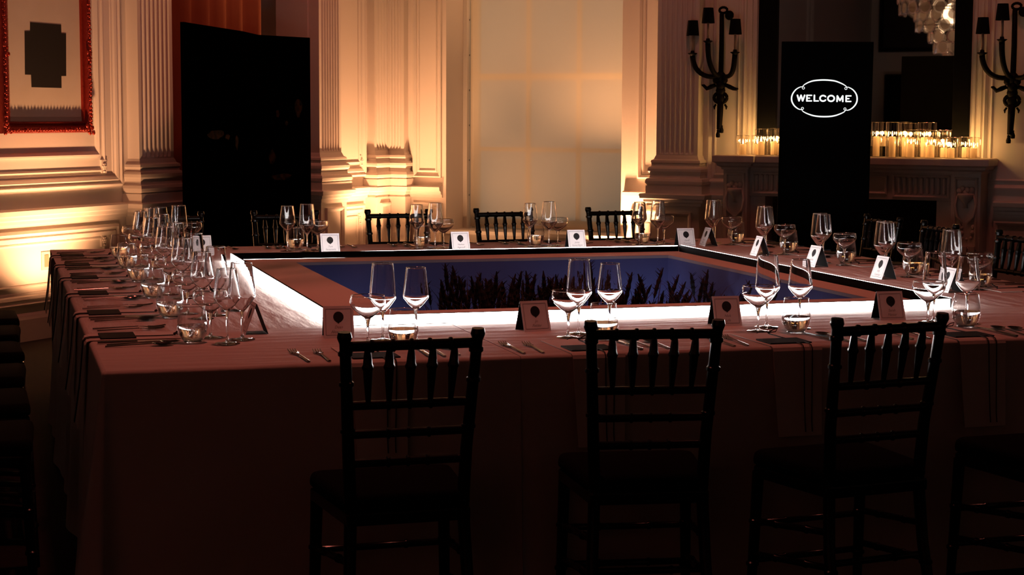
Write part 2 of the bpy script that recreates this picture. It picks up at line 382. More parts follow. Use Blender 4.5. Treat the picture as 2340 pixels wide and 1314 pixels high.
# pilasters ------------------------------------------------------------
TRIM_N = [0]
def pilaster(frame_loc, rz, x0, x1, p, nfl, y0=0.0, zb=0.846, fl0=1.16, ped=0.02, base_h=0.285):
    TRIM_N[0] += 1
    root = bpy.data.objects.new('trim_%d' % TRIM_N[0], None); COL.objects.link(root); root.location = frame_loc; root.rotation_euler = (0, 0, rz); root['kind'] = 'structure'
    yb, yf = y0, y0-p
    # shaft with concave flutes
    mrg = 0.028; fw = (x1-x0-2*mrg)/nfl; pl = [(x0, yb), (x0, yf)]; flat = [(x0, yb), (x0, yf)]
    for k in range(nfl):
        a = x0+mrg+k*fw
        for j in range(7):
            t = j/6.0; xx = a+fw*(0.10+0.80*t); pl.append((xx, yf+0.36*fw*math.sin(PI*t))); flat.append((xx, yf))
    pl += [(x1, yf), (x1, yb)]; flat += [(x1, yf), (x1, yb)]
    b = MB(); n = len(pl); v = []; f = []
    levels = [(zb, 0.0), (fl0-0.01, 0.0), (fl0+0.004, 0.7), (fl0+0.025, 1.0), (CEIL, 1.0)]
    for z, t in levels:
        for (a, c) in zip(flat, pl): v.append((a[0]*(1-t)+c[0]*t, a[1]*(1-t)+c[1]*t, z))
    for L in range(len(levels)-1):
        for i in range(n-1): f.append((L*n+i, L*n+i+1, (L+1)*n+i+1, (L+1)*n+i))
    b.add(v, f).obj('fluted_shaft', PAINT, root)
    h = base_h; q = lambda o, t: (o, zb+t*h)
    prof = [q(0.0, -0.01), q(0.062, -0.01), q(0.062, 0.20), q(0.050, 0.21), q(0.064, 0.26), q(0.066, 0.33), q(0.058, 0.40), q(0.040, 0.42), q(0.034, 0.50), q(0.042, 0.56),
            q(0.050, 0.60), q(0.050, 0.67), q(0.042, 0.72), q(0.028, 0.74), q(0.026, 0.80), q(0.034, 0.84), q(0.030, 0.90), q(0.014, 0.93), q(0.006, 1.0), q(0.0, 1.04)]
    path = [(x0, yb), (x0, yf), (x1, yf), (x1, yb)]
    MB().sweep(path, prof).obj('moulded_base', PAINT, root)
    pr = [(o+ped+0.0, z) for o, z in RAIL]
    MB().sweep(path, [(0, 0.74)]+pr+[(0, 0.848)]).obj('pedestal_cap', PAINT, root)
    MB().sweep(path, [(0, 0), (0.06, 0), (0.06, 0.16), (0.045, 0.185), (0.03, 0.2), (0.03, 0.75), (0, 0.75)]).obj('pedestal', PAINT, root)
    if x1-x0 > 0.2:
        o = MB().frame(x0+0.03, x1-0.03, 0.26, 0.70, STEP).obj('pedestal_panel', PAINT, root); o.location.y = yf-0.03
    return root
pilaster(CORNER, L_ROT, -3.455, -3.075, 0.10, 7)
pilaster(CORNER, L_ROT, -1.19, -0.865, 0.10, 7)
pilaster(CORNER, L_ROT, -0.295, -0.06, 0.075, 4, ped=0.0)
pilaster(CORNER, R_ROT, 0.06, 0.232, 0.075, 4, ped=0.0)
pilaster(CORNER, R_ROT, 2.60, 2.945, 0.22, 7, ped=0.035)
pilaster(RW(VE, UB-0.3), R_ROT+PI, 9.3, 9.75, 0.1, 7)
pilaster(RW(VE, UB-0.3), R_ROT+PI, 5.4, 5.85, 0.1, 7)

# ------------------------------------------------------------------ window and blind
win = struct(thing('window_1', '', '', CORNER, R_ROT)); del win['label'], win['category']
WY = 0.40   # sash plane behind the wall face
def wpart(name, x0, x1, y0, y1, z0, z1, m=WINW, bev=0.003): return bbox(name, m, x0, x1, y0, y1, z0, z1, win, bev)
wpart('jamb', 0.60, 0.64, 0.30, 0.48, 0.47, 3.3); wpart('jamb', 2.17, 2.21, 0.30, 0.48, 0.47, 3.3)
wpart('head', 0.64, 2.17, 0.30, 0.48, 3.2, 3.3); wpart('sill', 0.601, 2.209, 0.0, 0.48, 0.44, 0.475); wpart('stool', 0.56, 2.25, -0.05, 0.03, 0.445, 0.478)
wpart('sash_stile', 0.64, 0.70, WY, WY+0.05, 0.475, 3.2); wpart('sash_stile', 2.11, 2.17, WY, WY+0.05, 0.475, 3.2)
wpart('bottom_rail', 0.70, 2.11, WY, WY+0.05, 0.475, 0.56); wpart('meeting_rail', 0.70, 2.11, WY-0.01, WY+0.05, 1.745, 1.80); wpart('top_rail', 0.70, 2.11, WY, WY+0.05, 3.1, 3.2)
xs = [0.70, 1.17, 1.64, 2.11]; zs = [0.56, 1.155, 1.745]; zu = [1.80, 2.45, 3.1]
for x in xs[1:3]: wpart('muntin', x-0.017, x+0.017, WY+0.005, WY+0.045, 0.56, 1.745); wpart('muntin', x-0.017, x+0.017, WY+0.005, WY+0.045, 1.80, 3.1)
for z in (1.155, 2.45):
    wpart('muntin', 0.70, 2.11, WY+0.004, WY+0.046, z-0.017, z+0.017)
for zz in (zs, zu):
    for a in range(2):
        for c in range(3): wpart('pane', xs[c], xs[c+1], WY+0.022, WY+0.027, zz[a], zz[a+1], PANE, 0)
bl = thing('roller_blind', 'pale beige roller blind drawn down over the tall window', 'blind', RW(1.405, -0.345, 0.50), R_ROT)
b = MB(); n = 24; v = []; f = []
for i in range(n+1):
    x = -0.752+1.504*i/n
    for z in (0.0, 2.7): v.append((x, 0.0015*math.sin(i*0.9), z))
for i in range(n): f.append((2*i, 2*i+2, 2*i+3, 2*i+1))
b.add(v, f).obj('blind_fabric', BLIND, bl, True)
bbox('bottom_bar', mat('blind bar', (0.55, 0.5, 0.4), 0.6), -0.752, 0.752, -0.006, 0.006, -0.012, 0.012, bl, 0.003)
MB().lathe([(0.0001, -0.76), (0.03, -0.76), (0.03, 0.76), (0.0001, 0.76)], 14, (0, 0, 2.7), 'x').obj('roller_tube', WINW, bl, 'auto')
ch = MB()
for k in range(170):
    ch.sphere((0.735, -0.02, 0.72+k*0.0118), 0.0032, 6, 4); ch.sphere((0.712, -0.02, 0.72+k*0.0118), 0.0032, 6, 4)
cobj = ch.obj('bead_chain', mat('bead chain', (0.25, 0.2, 0.16), 0.5), bl); cobj['kind'] = 'stuff'
for k in range(9):   # cord guides on the left jamb
    bbox('guide_clip', BLACKM, -0.772, -0.765, -0.008, 0.008, 0.25+k*0.3, 0.265+k*0.3, bl, 0)

# ------------------------------------------------------------------ picture in the red frame
pic = thing('framed_picture', 'cream picture with a black stepped shape in an ornate carved red frame', 'picture', LW(4.325, 0.03, 1.325), L_ROT)
PW, PH = 0.418, 1.30
prof = [(0.0, 0.0), (0.0, 0.035), (0.008, 0.052), (0.022, 0.058), (0.034, 0.050), (0.044, 0.030), (0.052, 0.028), (0.062, 0.036), (0.070, 0.034), (0.074, 0.020), (0.076, 0.0)]
MB().frame(-PW, PW, 0, PH, prof).obj('frame_moulding', FRAMER, pic, 'auto')
orn = MB(); rr = random.Random(3)
def scroll(cx, cz):
    orn.sphere((cx, -0.056, cz), 0.010, 7, 4, (1, 0.8, 1))
    for k in range(4):
        a = rr.uniform(0, 6.28); orn.sphere((cx+0.011*math.cos(a), -0.054, cz+0.011*math.sin(a)), rr.uniform(0.004, 0.008), 6, 4, (1.3, 0.8, 1))
k = 0.03
while k < PH-0.02:
    for sx in (-1, 1): scroll(sx*(PW-0.021+rr.uniform(-.003, .003)), k)
    k += 0.027
k = -PW+0.03
while k < PW-0.02:
    scroll(k, 0.021); scroll(k, PH-0.021); k += 0.027
orn.obj('carved_scrolls', FRAMER, pic, True)['kind'] = 'stuff'
for sx in (-1, 1):
    for z in (0.0, PH):
        cc = MB()
        for j in range(9): cc.sphere((sx*(PW-0.03)+rr.uniform(-.035, .035), -0.055, abs(z-0.03)+rr.uniform(-.035, .035)), rr.uniform(0.008, 0.018), 7, 5, (1, 0.7, 1))
        cc.obj('corner_cartouche', FRAMER, pic, True)
    cc = MB()
    for j in range(9): cc.sphere((sx*(PW-0.03)+rr.uniform(-.022, .022), -0.055, 0.52+rr.uniform(-.04, .04)), rr.uniform(0.008, 0.015), 7, 5, (1, 0.7, 1))
    cc.obj('side_cartouche', FRAMER, pic, True)
bd = MB()
k = 0.08
while k < PH-0.08:
    for sx in (-1, 1): bd.sphere((sx*(PW-0.072), -0.035, k), 0.0035, 5, 3)
    k += 0.009
bd.obj('bead_row', FRAMER, pic)['kind'] = 'stuff'
bbox('canvas', CANVAS, -PW+0.074, PW-0.074, -0.016, -0.004, 0.074, PH-0.074, pic, 0)
bbox('inner_slip', mat('slip', (0.42, 0.34, 0.28), 0.7), -PW+0.074, PW-0.074, -0.02, -0.004, 0.0741, 0.105, pic, 0.003)
# black stepped shape (centred a little left of the middle)
sh = MB(); y = -0.0175
ST = [(-0.125, 0.290), (0.156, 0.289), (0.157, 0.366), (0.203, 0.367), (0.210, 0.641), (0.165, 0.641), (0.164, 0.695), (-0.125, 0.697), (-0.127, 0.643), (-0.177, 0.639), (-0.182, 0.368), (-0.127, 0.368)]
sh.add([(x, y, z) for x, z in ST]+[(x, y+0.002, z) for x, z in ST], [tuple(range(12)), tuple(reversed(range(12, 24)))]+[(i, (i+1) % 12, 12+(i+1) % 12, 12+i) for i in range(12)])
sh.obj('black_shape', CANVB, pic)

# ------------------------------------------------------------------ doorway drape and folding screen
def drape(name, s0, s1, y, z0, z1, m, label, nf, amp):
    root = thing(name, label, 'curtain', LW((s0+s1)/2, 0, 0), L_ROT); wdt = s0-s1; n = nf*10
    b = MB(); v = []; f = []
    for i in range(n+1):
        x = -wdt/2+wdt*i/n; yy = y+amp*math.sin(2*PI*nf*i/n)+0.4*amp*math.sin(5.3*i/n*nf+1)
        for z in (z0, (z0+z1)/2, z1): v.append((x, yy, z))
    for i in range(n):
        for j in range(2): f.append((3*i+j, 3*i+3+j, 3*i+4+j, 3*i+1+j))
    b.add(v, f).obj('drape_cloth', m, root, True); bbox('curtain_rod', BRONZE, -wdt/2-0.03, wdt/2+0.03, y-0.012, y+0.012, z1-0.02, z1+0.01, root, 0.004)
    return root
drape('door_drape', 3.00, 1.62, 0.16, 0.02, 3.3, CURT, 'red-brown drape hanging in the doorway behind the black folding screen', 6, 0.045)
scr = thing('folding_screen', 'tall black folding screen with faint gilt painting standing before the doorway', 'screen', (0, 0, 0))
def at_px(px, depth):
    a = (px-1170)/F_PX; p = FW*depth; hor = Vector((FW.x, FW.y, 0)).normalized()
    d = hor+Vector((RT.x, RT.y, 0)).normalized()*a
    return Vector((0, 0, 0))+d*depth
SC = [at_px(372, 12.05), at_px(420, 11.62), at_px(555, 12.72), at_px(590, 13.30), at_px(708, 13.78)]
HS = [2.03, 2.05, 2.04, 2.04, 2.04]
for i in range(1, len(SC)-1):
    a, c = SC[i], SC[i+1]; t = (c-a).normalized(); nn = Vector((t.y, -t.x, 0)); th = 0.025
    ae, ce = a+t*0.004, c-t*0.004
    b = MB(); q = [ae+nn*th/2, ce+nn*th/2, ce-nn*th/2, ae-nn*th/2]
    zz = [HS[i], HS[i+1], HS[i+1], HS[i]]
    b.add([(p.x, p.y, 0.0) for p in q]+[(p.x, p.y, z) for p, z in zip(q, zz)], [(0,3,2,1), (4,5,6,7), (0,1,5,4), (1,2,6,5), (2,3,7,6), (3,0,4,7)])
    pn = b.obj('screen_panel', SCREEN, scr)
    # gilt motifs as thin raised patches on the panel face
    L = (c-a).length; rg = random.Random(11+i)
    spots = {1: [(0.50, 1.31, 0.16, 0.035), (0.70, 1.29, 0.05, 0.02), (0.86, 1.25, 0.03, 0.06)], 2: [], 3: [(0.42, 0.97, 0.12, 0.025), (0.24, 1.12, 0.04, 0.06), (0.35, 1.45, 0.02, 0.03), (0.52, 1.38, 0.02, 0.02), (0.75, 1.5, 0.05, 0.07)]}[i]
    for (tx, z, rx, rz) in spots:
        pb = MB(); pts = []
        for k in range(14):
            g = 2*PI*k/14; e = rg.uniform(0.75, 1.15); pts.append((rx*e*math.cos(g), rz*e*math.sin(g)))
        o0 = a+t*(L*tx)+nn*(th/2+0.0012)
        pb.add([(o0.x+t.x*u, o0.y+t.y*u, z+h) for u, h in pts], [tuple(range(14))])
        pb.obj('gilt_motif', SCRGOLD, pn)

# ------------------------------------------------------------------ fireplace, mirror, sconces
fp = struct(thing('trim_20', '', '', CORNER, R_ROT)); del fp['label'], fp['category']; fp.name = 'trim_fireplace'
def mp(name, x0, x1, y0, y1, z0, z1, m=MARBLE, bev=0.004): return bbox(name, m, x0, x1, y0, y1, z0, z1, fp, bev)
SHELF = [(0, 1.045), (0.012, 1.045), (0.016, 1.062), (0.04, 1.075), (0.046, 1.092), (0.062, 1.10), (0.07, 1.104), (0.07, 1.146), (0.064, 1.152), (0, 1.153)]
path = [(3.21, -0.10), (3.21, -0.36), (3.40, -0.36), (3.40, -0.31), (4.94, -0.31), (4.94, -0.36), (5.145, -0.36), (5.145, -0.10)]
MB().sweep(path, SHELF).obj('mantel_shelf', MARBLE, fp)
tp = MB(); tp.add([(x, y, 1.153) for x, y in path]+[(x, y, 1.05) for x, y in path], [tuple(range(8)), tuple(reversed(range(8, 16)))]); tp.obj('shelf_top', MARBLE, fp)
o = MB().box(3.15, 5.205, -0.372, -0.10, 1.146, 1.154).obj('shelf_slab', MARBLE, fp)
for x0, x1 in ((3.205, 3.40), (4.94, 5.15)):
    mp('mantel_leg', x0, x1, -0.35, -0.10, 0.16, 1.05); mp('leg_plinth', x0-0.02, x1+0.02, -0.37, -0.10, 0, 0.16)
    MB().frame(x0+0.02, x1-0.02, 0.5, 1.02, THIN).obj('leg_panel', MARBLE, fp).location.y = -0.35
    cv = MB(); cx = (x0+x1)/2; rg = random.Random(5)
    for k in range(7): cv.sphere((cx+rg.uniform(-.05, .05), -0.355, 0.925+rg.uniform(-.02, .02)), rg.uniform(0.012, 0.022), 7, 5, (1, .8, 1))   # fruit
    cv.lathe([(0.001, 0.80), (0.018, 0.80), (0.014, 0.83), (0.05, 0.87), (0.06, 0.895), (0.056, 0.905), (0.001, 0.905)], 14, (cx, -0.352, 0))              # urn
    for sx in (-1, 1):
        cv.tube([(cx+sx*0.055, -0.355, 0.90), (cx+sx*0.075, -0.36, 0.82), (cx+sx*0.06, -0.36, 0.74), (cx+sx*0.015, -0.362, 0.69)], [0.006, 0.010, 0.010, 0.006], 7)
    for k in range(12): cv.sphere((cx+rg.uniform(-.06, .06), -0.352, rg.uniform(0.56, 0.68)), rg.uniform(0.010, 0.02), 6, 4, (1, .7, 1.2))
    cv.obj('carved_urn', MARBLE, fp, True)
    cb = MB()
    for sx in (-0.055, 0, 0.055): cb.box(cx+sx-0.022, cx+sx+0.022, -0.385, -0.35, 0.47, 0.525)
    cb.obj('corbel_blocks', MARBLE, fp)
mp('frieze', 3.40, 4.94, -0.30, -0.10, 0.845, 1.05)
MB().frame(3.42, 3.82, 0.86, 1.03, THIN).obj('frieze_panel', MARBLE, fp).location.y = -0.30
MB().frame(4.50, 4.92, 0.86, 1.03, THIN).obj('frieze_panel', MARBLE, fp).location.y = -0.30
MB().frame(3.86, 4.46, 0.88, 1.02, THIN).obj('frieze_panel', MARBLE, fp).location.y = -0.30
for xa, xb in ((3.44, 3.80), (4.53, 4.90)):
    for k in range(9):
        x = xa+(xb-xa)*(k+0.5)/9
        MB().tube([(x, -0.30, 0.895), (x, -0.304, 0.90), (x, -0.304, 1.0), (x, -0.30, 1.005)], 0.012, 8).obj('reed', MARBLE, fp, True)
for x0, x1 in ((3.40, 3.519), (4.82, 4.94)): mp('inner_jamb', x0, x1, -0.28, -0.10, 0, 0.845)
fb = MB(); fb.box(3.45, 4.89, 0.35, 0.45, 0, 0.9); fb.box(3.40, 3.519, -0.1, 0.45, 0, 0.9); fb.box(4.82, 4.94, -0.1, 0.45, 0, 0.9)
fb.obj('firebox', SOOT, fp)
mp('hearth', 3.2, 5.15, -0.75, -0.38, 0, 0.03)

mr = thing('overmantel_mirror', 'large mirror in a wide flat black frame above the fireplace', 'mirror', RW(4.20, 0.10, 1.156), R_ROT)
X0, X1 = -0.805, 0.805
bbox('mirror_glass', MIRROR, -0.66, 0.69, -0.022, -0.004, 0.05, 2.3, mr, 0)
bbox('frame_stile', BLACKM, X0, -0.655, -0.045, -0.002, 0.0, 2.4, mr, 0.004); bbox('frame_stile', BLACKM, 0.685, X1, -0.045, -0.002, 0.0, 2.4, mr, 0.004)
bbox('frame_rail', BLACKM, -0.655, 0.685, -0.045, -0.002, 0.0, 0.075, mr, 0.004); bbox('frame_rail', BLACKM, -0.655, 0.685, -0.045, -0.002, 2.25, 2.4, mr, 0.004)

def bez(p, q, r, s, n=10):
    out = []
    for i in range(n+1):
        t = i/n; out.append(tuple((1-t)**3*a+3*(1-t)**2*t*b_+3*(1-t)*t*t*c+t**3*d for a, b_, c, d in zip(p, q, r, s)))
    return out
def sconce(loc, label):
    root = thing('wall_sconce', label, 'sconce', loc, R_ROT, 'bronze sconces flanking the mirror')
    y = -0.05
    MB().tube([(0.0, y, 0.95), (0.003, y, 0.70), (0.0, y, 0.40), (-0.005, y, 0.36)], [0.018, 0.02, 0.021, 0.024], 8).obj('ribbon_stem', BRONZE, root, True)
    bw = MB()
    bw.tube([(0.012+0.032*math.cos(a), y, 0.975+0.022*math.sin(a)) for a in [2*PI*k/14 for k in range(15)]], 0.010, 6, False)
    bw.tube([(0.062+0.026*math.cos(a), y, 0.935+0.026*math.sin(a)) for a in [2*PI*k/14 for k in range(15)]], 0.011, 6, False)
    bw.sphere((0.062, y, 0.935), 0.024, 8, 5, (1, .5, 1)); bw.obj('ribbon_bow', BRONZE, root, True)
    body = MB(); body.sphere((0, y, 0.46), 0.05, 10, 6, (0.9, 0.7, 1.0)); body.sphere((0, y, 0.36), 0.04, 10, 6, (1, .7, 1)); body.sphere((-0.035, y-0.01, 0.44), 0.027, 8, 5); body.sphere((0.035, y-0.01, 0.44), 0.027, 8, 5); body.sphere((0, y, 0.40), 0.04, 8, 5)
    body.tube([(0.052*math.cos(a)-0.0, y, 0.305+0.04*math.sin(a)) for a in [2*PI*k/18 for k in range(19)]], 0.014, 6, False); body.sphere((0, y, 0.30), 0.045, 10, 6, (0.8, .6, 1))
    body.obj('mask_body', BRONZE, root, True)
    for sx in (-1, 1):
        MB().tube([(sx*0.04, y, 0.405), (sx*0.075, y-0.01, 0.39), (sx*0.11, y-0.01, 0.375), (sx*0.135, y-0.015, 0.38+(0.02 if sx < 0 else -0.01)), (sx*0.148, y-0.015, 0.402 if sx < 0 else 0.375)], [0.014, 0.018, 0.016, 0.012, 0.006], 7).obj('leaf_scroll', BRONZE, root, True)
        MB().tube([(sx*0.035, y, 0.255), (sx*0.05, y, 0.235), (sx*0.048, y, 0.215)], [0.008, 0.009, 0.004], 6).obj('ribbon_tail', BRONZE, root, True)
    MB().tube([(0, y, 0.28), (-0.002, y, 0.2), (-0.006, y, 0.08), (-0.008, y, 0.06)], [0.026, 0.026, 0.022, 0.02], 8).obj('quiver', BRONZE, root, True)
    for dx, z in ((-0.016, 0.0), (0.012, 0.035)):
        MB().lathe([(0.001, z-0.002), (0.016, z), (0.018, z+0.02), (0.010, z+0.045), (0.012, z+0.055), (0.001, z+0.06)], 8, (dx, y, 0)).obj('tassel', BRONZE, root, True)
    for (cx, cy, cz, sx) in ((-0.205, -0.13, 0.625, -1), (0.14, -0.13, 0.63, 1), (-0.055, -0.20, 0.715, 0)):
        if sx: pts = bez((0, y, 0.475), (sx*0.12, y-0.06, 0.44), (cx-sx*0.01, cy, 0.51), (cx, cy, cz))
        else: pts = bez((0, y, 0.475), (-0.02, y-0.10, 0.46), (cx, cy, 0.55), (cx, cy, cz))
        arm = MB().tube(pts, [0.017+0.004*t/10 for t in range(11)], 8).obj('candle_arm', BRONZE, root, True)
        MB().lathe([(0.001, -0.01), (0.018, -0.005), (0.022, 0.008), (0.038, 0.018), (0.036, 0.022), (0.016, 0.025), (0.014, 0.04), (0.001, 0.04)], 12, (cx, cy, cz)).obj('drip_cup', BRONZE, arm, True)
        MB().tube([(cx, cy, cz+0.035), (cx, cy, cz+0.165)], 0.0095, 8).obj('candle_sleeve', SLEEVE, root, True)
        s = MB().lathe([(0.050, cz+0.155), (0.038, cz+0.272), (0.037, cz+0.272), (0.049, cz+0.155)], 20, (cx, cy, 0)); s.obj('lamp_shade', SHADE, root, 'auto')
    return root
sconce(RW(3.10, 0.10, 1.285), 'black bronze three-arm sconce with black shades between pilaster and mirror')
sconce(RW(5.31, 0.10, 1.265), 'black bronze three-arm sconce with black shades on the wall past the mirror')

# hurricane candles on the mantel
def hurricane(s, out, h, hc, label_i, lit=True):
    p = RW(s, out, 1.1545)
    g = thing('hurricane_glass', HLAB[label_i][0], 'candle holder', p, 0, 'ribbed glass hurricanes on the mantel')
    MB().lathe([(0.0475, 0.004), (0.048, h)], 48, rib=0.035).obj('glass_cylinder', RIBG, g, False)
    MB().lathe([(0.001, 0.0), (0.047, 0.0), (0.047, 0.004), (0.001, 0.004)], 24).obj('glass_base', RIBG, g)
    MB().lathe([(0.0478, h-0.001), (0.0492, h), (0.0478, h+0.001), (0.0464, h), (0.0478, h-0.001)], 32).obj('rim', GRIM, g)
    c = thing('pillar_candle', HLAB[label_i][1], 'candle', p+Vector((0, 0, 0.0042)), 0, 'lit pillar candles on the mantel')
    MB().lathe([(0.001, 0), (0.0245, 0), (0.025, 0.003), (0.025, hc-0.006), (0.022, hc), (0.014, hc-0.004), (0.001, hc-0.006)], 20).obj('wax', WAX, c, 'auto')
    MB().tube([(0, 0, hc-0.006), (0.001, 0, hc+0.008)], 0.0012, 5).obj('wick', WICK, c)
    MB().lathe([(0.0003, hc+0.003), (0.0045, hc+0.010), (0.0052, hc+0.016), (0.003, hc+0.028), (0.0003, hc+0.040)], 8).obj('flame', FLAME, c, True)
    lamp('candle_light', 'POINT', p+Vector((0, 0, hc+0.03)), 1.15, (1.0, 0.52, 0.16), shadow_soft_size=0.012)
HS_ = [(3.345, 0.31, 0.150, 0.078), (3.425, 0.205, 0.150, 0.078), (3.49, 0.31, 0.20, 0.10), (3.555, 0.205, 0.205, 0.10), (3.64, 0.30, 0.20, 0.085),
       (4.345, 0.205, 0.255, 0.145), (4.49, 0.305, 0.257, 0.147), (4.56, 0.205, 0.25, 0.14), (4.63, 0.31, 0.203, 0.093), (4.70, 0.205, 0.255, 0.143), (4.775, 0.305, 0.20, 0.09), (4.845, 0.205, 0.2, 0.07), (4.92, 0.305, 0.15, 0.07), (5.0, 0.205, 0.153, 0.075), (5.08, 0.30, 0.152, 0.072)]
ORDN = ['first', 'second', 'third', 'fourth', 'fifth', 'sixth', 'seventh', 'eighth', 'ninth', 'tenth']
HLAB = []
for i in range(15):
    if i < 5: HLAB.append(('%s ribbed glass hurricane from the window-side end of the mantel' % ORDN[i], 'ivory candle in the %s hurricane from the window-side end of the mantel' % ORDN[i]))
    else: HLAB.append(('%s ribbed glass hurricane from the mantel end away from the window' % ORDN[14-i], 'ivory candle in the %s hurricane from the mantel end away from the window' % ORDN[14-i]))
for i, (s, o_, h, hc) in enumerate(HS_): hurricane(s, o_, h, hc, i)

# ------------------------------------------------------------------ welcome totem
TD = 11.75
tpos = at_px(1878, TD)
tdir = Vector((FW.x, FW.y, 0)).normalized(); trz = math.atan2(-tdir.x, tdir.y)+math.radians(-9)
tot = thing('welcome_totem', 'black freestanding digital totem showing WELCOME in white before the fireplace', 'sign', (tpos.x, tpos.y, 0), trz)
TW = 0.300
bbox('totem_base', BLACKM, -TW-0.02, TW+0.02, -0.2, 0.2, 0.0, 0.02, tot, 0.004)
o = bbox('totem_body', BLACKM, -TW, TW, -0.03, 0.03, 0.02, 1.945, tot, 0.005); o.rotation_euler[1] = math.radians(0.35)
scn = bbox('screen', mat('black screen glass', (0.002, 0.002, 0.003), 0.45, spec=0.05), -TW+0.012, TW-0.012, -0.034, -0.028, 0.07, 1.925, tot, 0); scn.rotation_euler[1] = math.radians(0.35)
KX = 0.955/(10.11*340.0)
def W(x, y): return ((x-1005)*KX, 1.572-(y-640)*KX)
art = MB(); sw = 38*KX
def stroke(pts, wd=sw): art.ribbon([W(*p) for p in pts], wd, -0.0365)
def arc(cx, cy, rx, ry, a0, a1, n=24): return [(cx+rx*math.cos(math.radians(a0+(a1-a0)*k/n)), cy-ry*math.sin(math.radians(a0+(a1-a0)*k/n))) for k in range(n+1)]
stroke([(365, 570), (405, 700)]); stroke([(405, 700), (450, 570)]); stroke([(450, 570), (490, 700)]); stroke([(490, 700), (535, 570)])
for x, dy in ((590, 0), (1512, 10)):
    stroke([(x, 570+dy), (x, 702+dy)]); stroke([(x, 570+dy), (x+110, 570+dy)], 32*KX); stroke([(x, 636+dy), (x+62, 636+dy)], 32*KX); stroke([(x, 702+dy), (x+110, 702+dy)], 32*KX)
stroke([(765, 570), (765, 702)]); stroke([(765, 702), (860, 702)], 32*KX)
stroke(arc(970, 640, 72, 66, 38, 322)); stroke(arc(1158, 642, 75, 67, 0, 360, 36))
stroke([(1300, 712), (1304, 582)]); stroke([(1304, 582), (1366, 690)]); stroke([(1366, 690), (1430, 582)]); stroke([(1430, 582), (1434, 712)])
art.obj('welcome_lettering', GLOWW, tot)
ov = MB()
def ostroke(pts):
    n = len(pts); ov.ribbon([W(*p) for p in pts], [(14+20*math.sin(PI*k/(n-1)))*KX for k in range(n)], -0.0365)
def cat(pts, n=10):   # smooth curve through points
    P = [pts[0]]+pts+[pts[-1]]; out = []
    for i in range(1, len(P)-2):
        for k in range(n):
            t = k/n; a, b_, c, d = P[i-1], P[i], P[i+1], P[i+2]
            out.append(tuple(0.5*((2*b_[j])+(-a[j]+c[j])*t+(2*a[j]-5*b_[j]+4*c[j]-d[j])*t*t+(-a[j]+3*b_[j]-3*c[j]+d[j])*t**3) for j in range(2)))
    return out+[pts[-1]]
ostroke(cat([(480, 365), (520, 320), (620, 262), (760, 220), (990, 205), (1220, 225), (1380, 280), (1480, 335), (1522, 375)]))
ostroke(cat([(470, 905), (510, 955), (620, 1010), (780, 1058), (1000, 1075), (1220, 1058), (1370, 1010), (1470, 960), (1505, 915)]))
ostroke(cat([(490, 370), (430, 372), (330, 430), (255, 530), (228, 630), (240, 720), (290, 810), (370, 880), (440, 908), (480, 895)]))
ostroke(cat([(1510, 375), (1570, 380), (1670, 440), (1745, 540), (1768, 645), (1755, 740), (1700, 830), (1620, 895), (1550, 920), (1490, 912)]))
for cx, cy in ((502, 396), (1500, 404), (490, 880), (1488, 890)):
    ov.ribbon([W(*p) for p in arc(cx, cy, 27, 26, 0, 345, 22)], 13*KX, -0.0365, closed=True)
ov.obj('oval_border', GLOWW, tot)

# ------------------------------------------------------------------ chandelier (hangs over the table above the frame, seen in the mirror)
def mirror_pt(px, u):   # place along the room whose mirror image falls at picture column px
    hor = Vector((FW.x, FW.y, 0)).normalized(); rt = Vector((RT.x, RT.y, 0)).normalized()
    d = hor+rt*((px-1170)/F_PX); um = CORNER.dot(CU)-0.12
    uv_ = 2*um-u; k = uv_/d.dot(CU); return CU*u+CV*(d.dot(CV)*k), k
cpos, cdist = mirror_pt(2168, 6.7)
chd = thing('disc_chandelier', 'tiered chandelier of frosted glass discs reflected in the mirror', 'chandelier', (cpos.x, cpos.y, 2.0))
MB().tube([(0, 0, 0.25), (0, 0, CEIL-2.0)], 0.012, 8).obj('drop_rod', STEEL, chd)
MB().lathe([(0.001, 2.55), (0.09, 2.55), (0.09, 2.6), (0.001, 2.6)], 20).obj('ceiling_canopy', STEEL, chd)
fbk = MB()
for zt, rt_ in ((0.25, 0.22), (0.42, 0.40), (0.60, 0.58), (0.80, 0.70)):
    fbk.tube([(rt_*math.cos(2*PI*k/24), rt_*math.sin(2*PI*k/24), zt) for k in range(25)], 0.006, 5, False)
    for k in range(4): fbk.tube([(0, 0, zt), (rt_*math.cos(PI*k/2), rt_*math.sin(PI*k/2), zt)], 0.005, 5)
fbk.obj('tier_frame', STEEL, chd)
lamp('chandelier_fill', 'POINT', (cpos.x, cpos.y, 2.55), 3.5, (1.0, 0.62, 0.34), shadow_soft_size=0.12)  # point light added inside to brighten the discs, no bulb modelled
dmesh = MB().lathe([(0.001, -0.004), (0.052, -0.004), (0.056, 0.0), (0.052, 0.004), (0.001, 0.004)], 16, axis='x').mesh('disc', DISCG, 'auto')
rmesh = MB().lathe([(0.056, -0.010), (0.074, -0.010), (0.076, 0.0), (0.074, 0.010), (0.056, 0.010), (0.056, -0.010)], 18, axis='x').mesh('rim', DISCR, 'auto')
for z, r, n in ((0.08, 0.10, 4), (0.19, 0.20, 8), (0.30, 0.26, 10), (0.42, 0.40, 15), (0.53, 0.42, 15), (0.60, 0.58, 22), (0.72, 0.60, 22), (0.84, 0.70, 26), (0.96, 0.70, 26)):
    for k in range(n):
        a = 2*PI*(k+0.5*(int(z*100) % 2))/n
        d = link('disc', dmesh, chd, (r*math.cos(a), r*math.sin(a), z), a); link('disc_rim', rmesh, d)

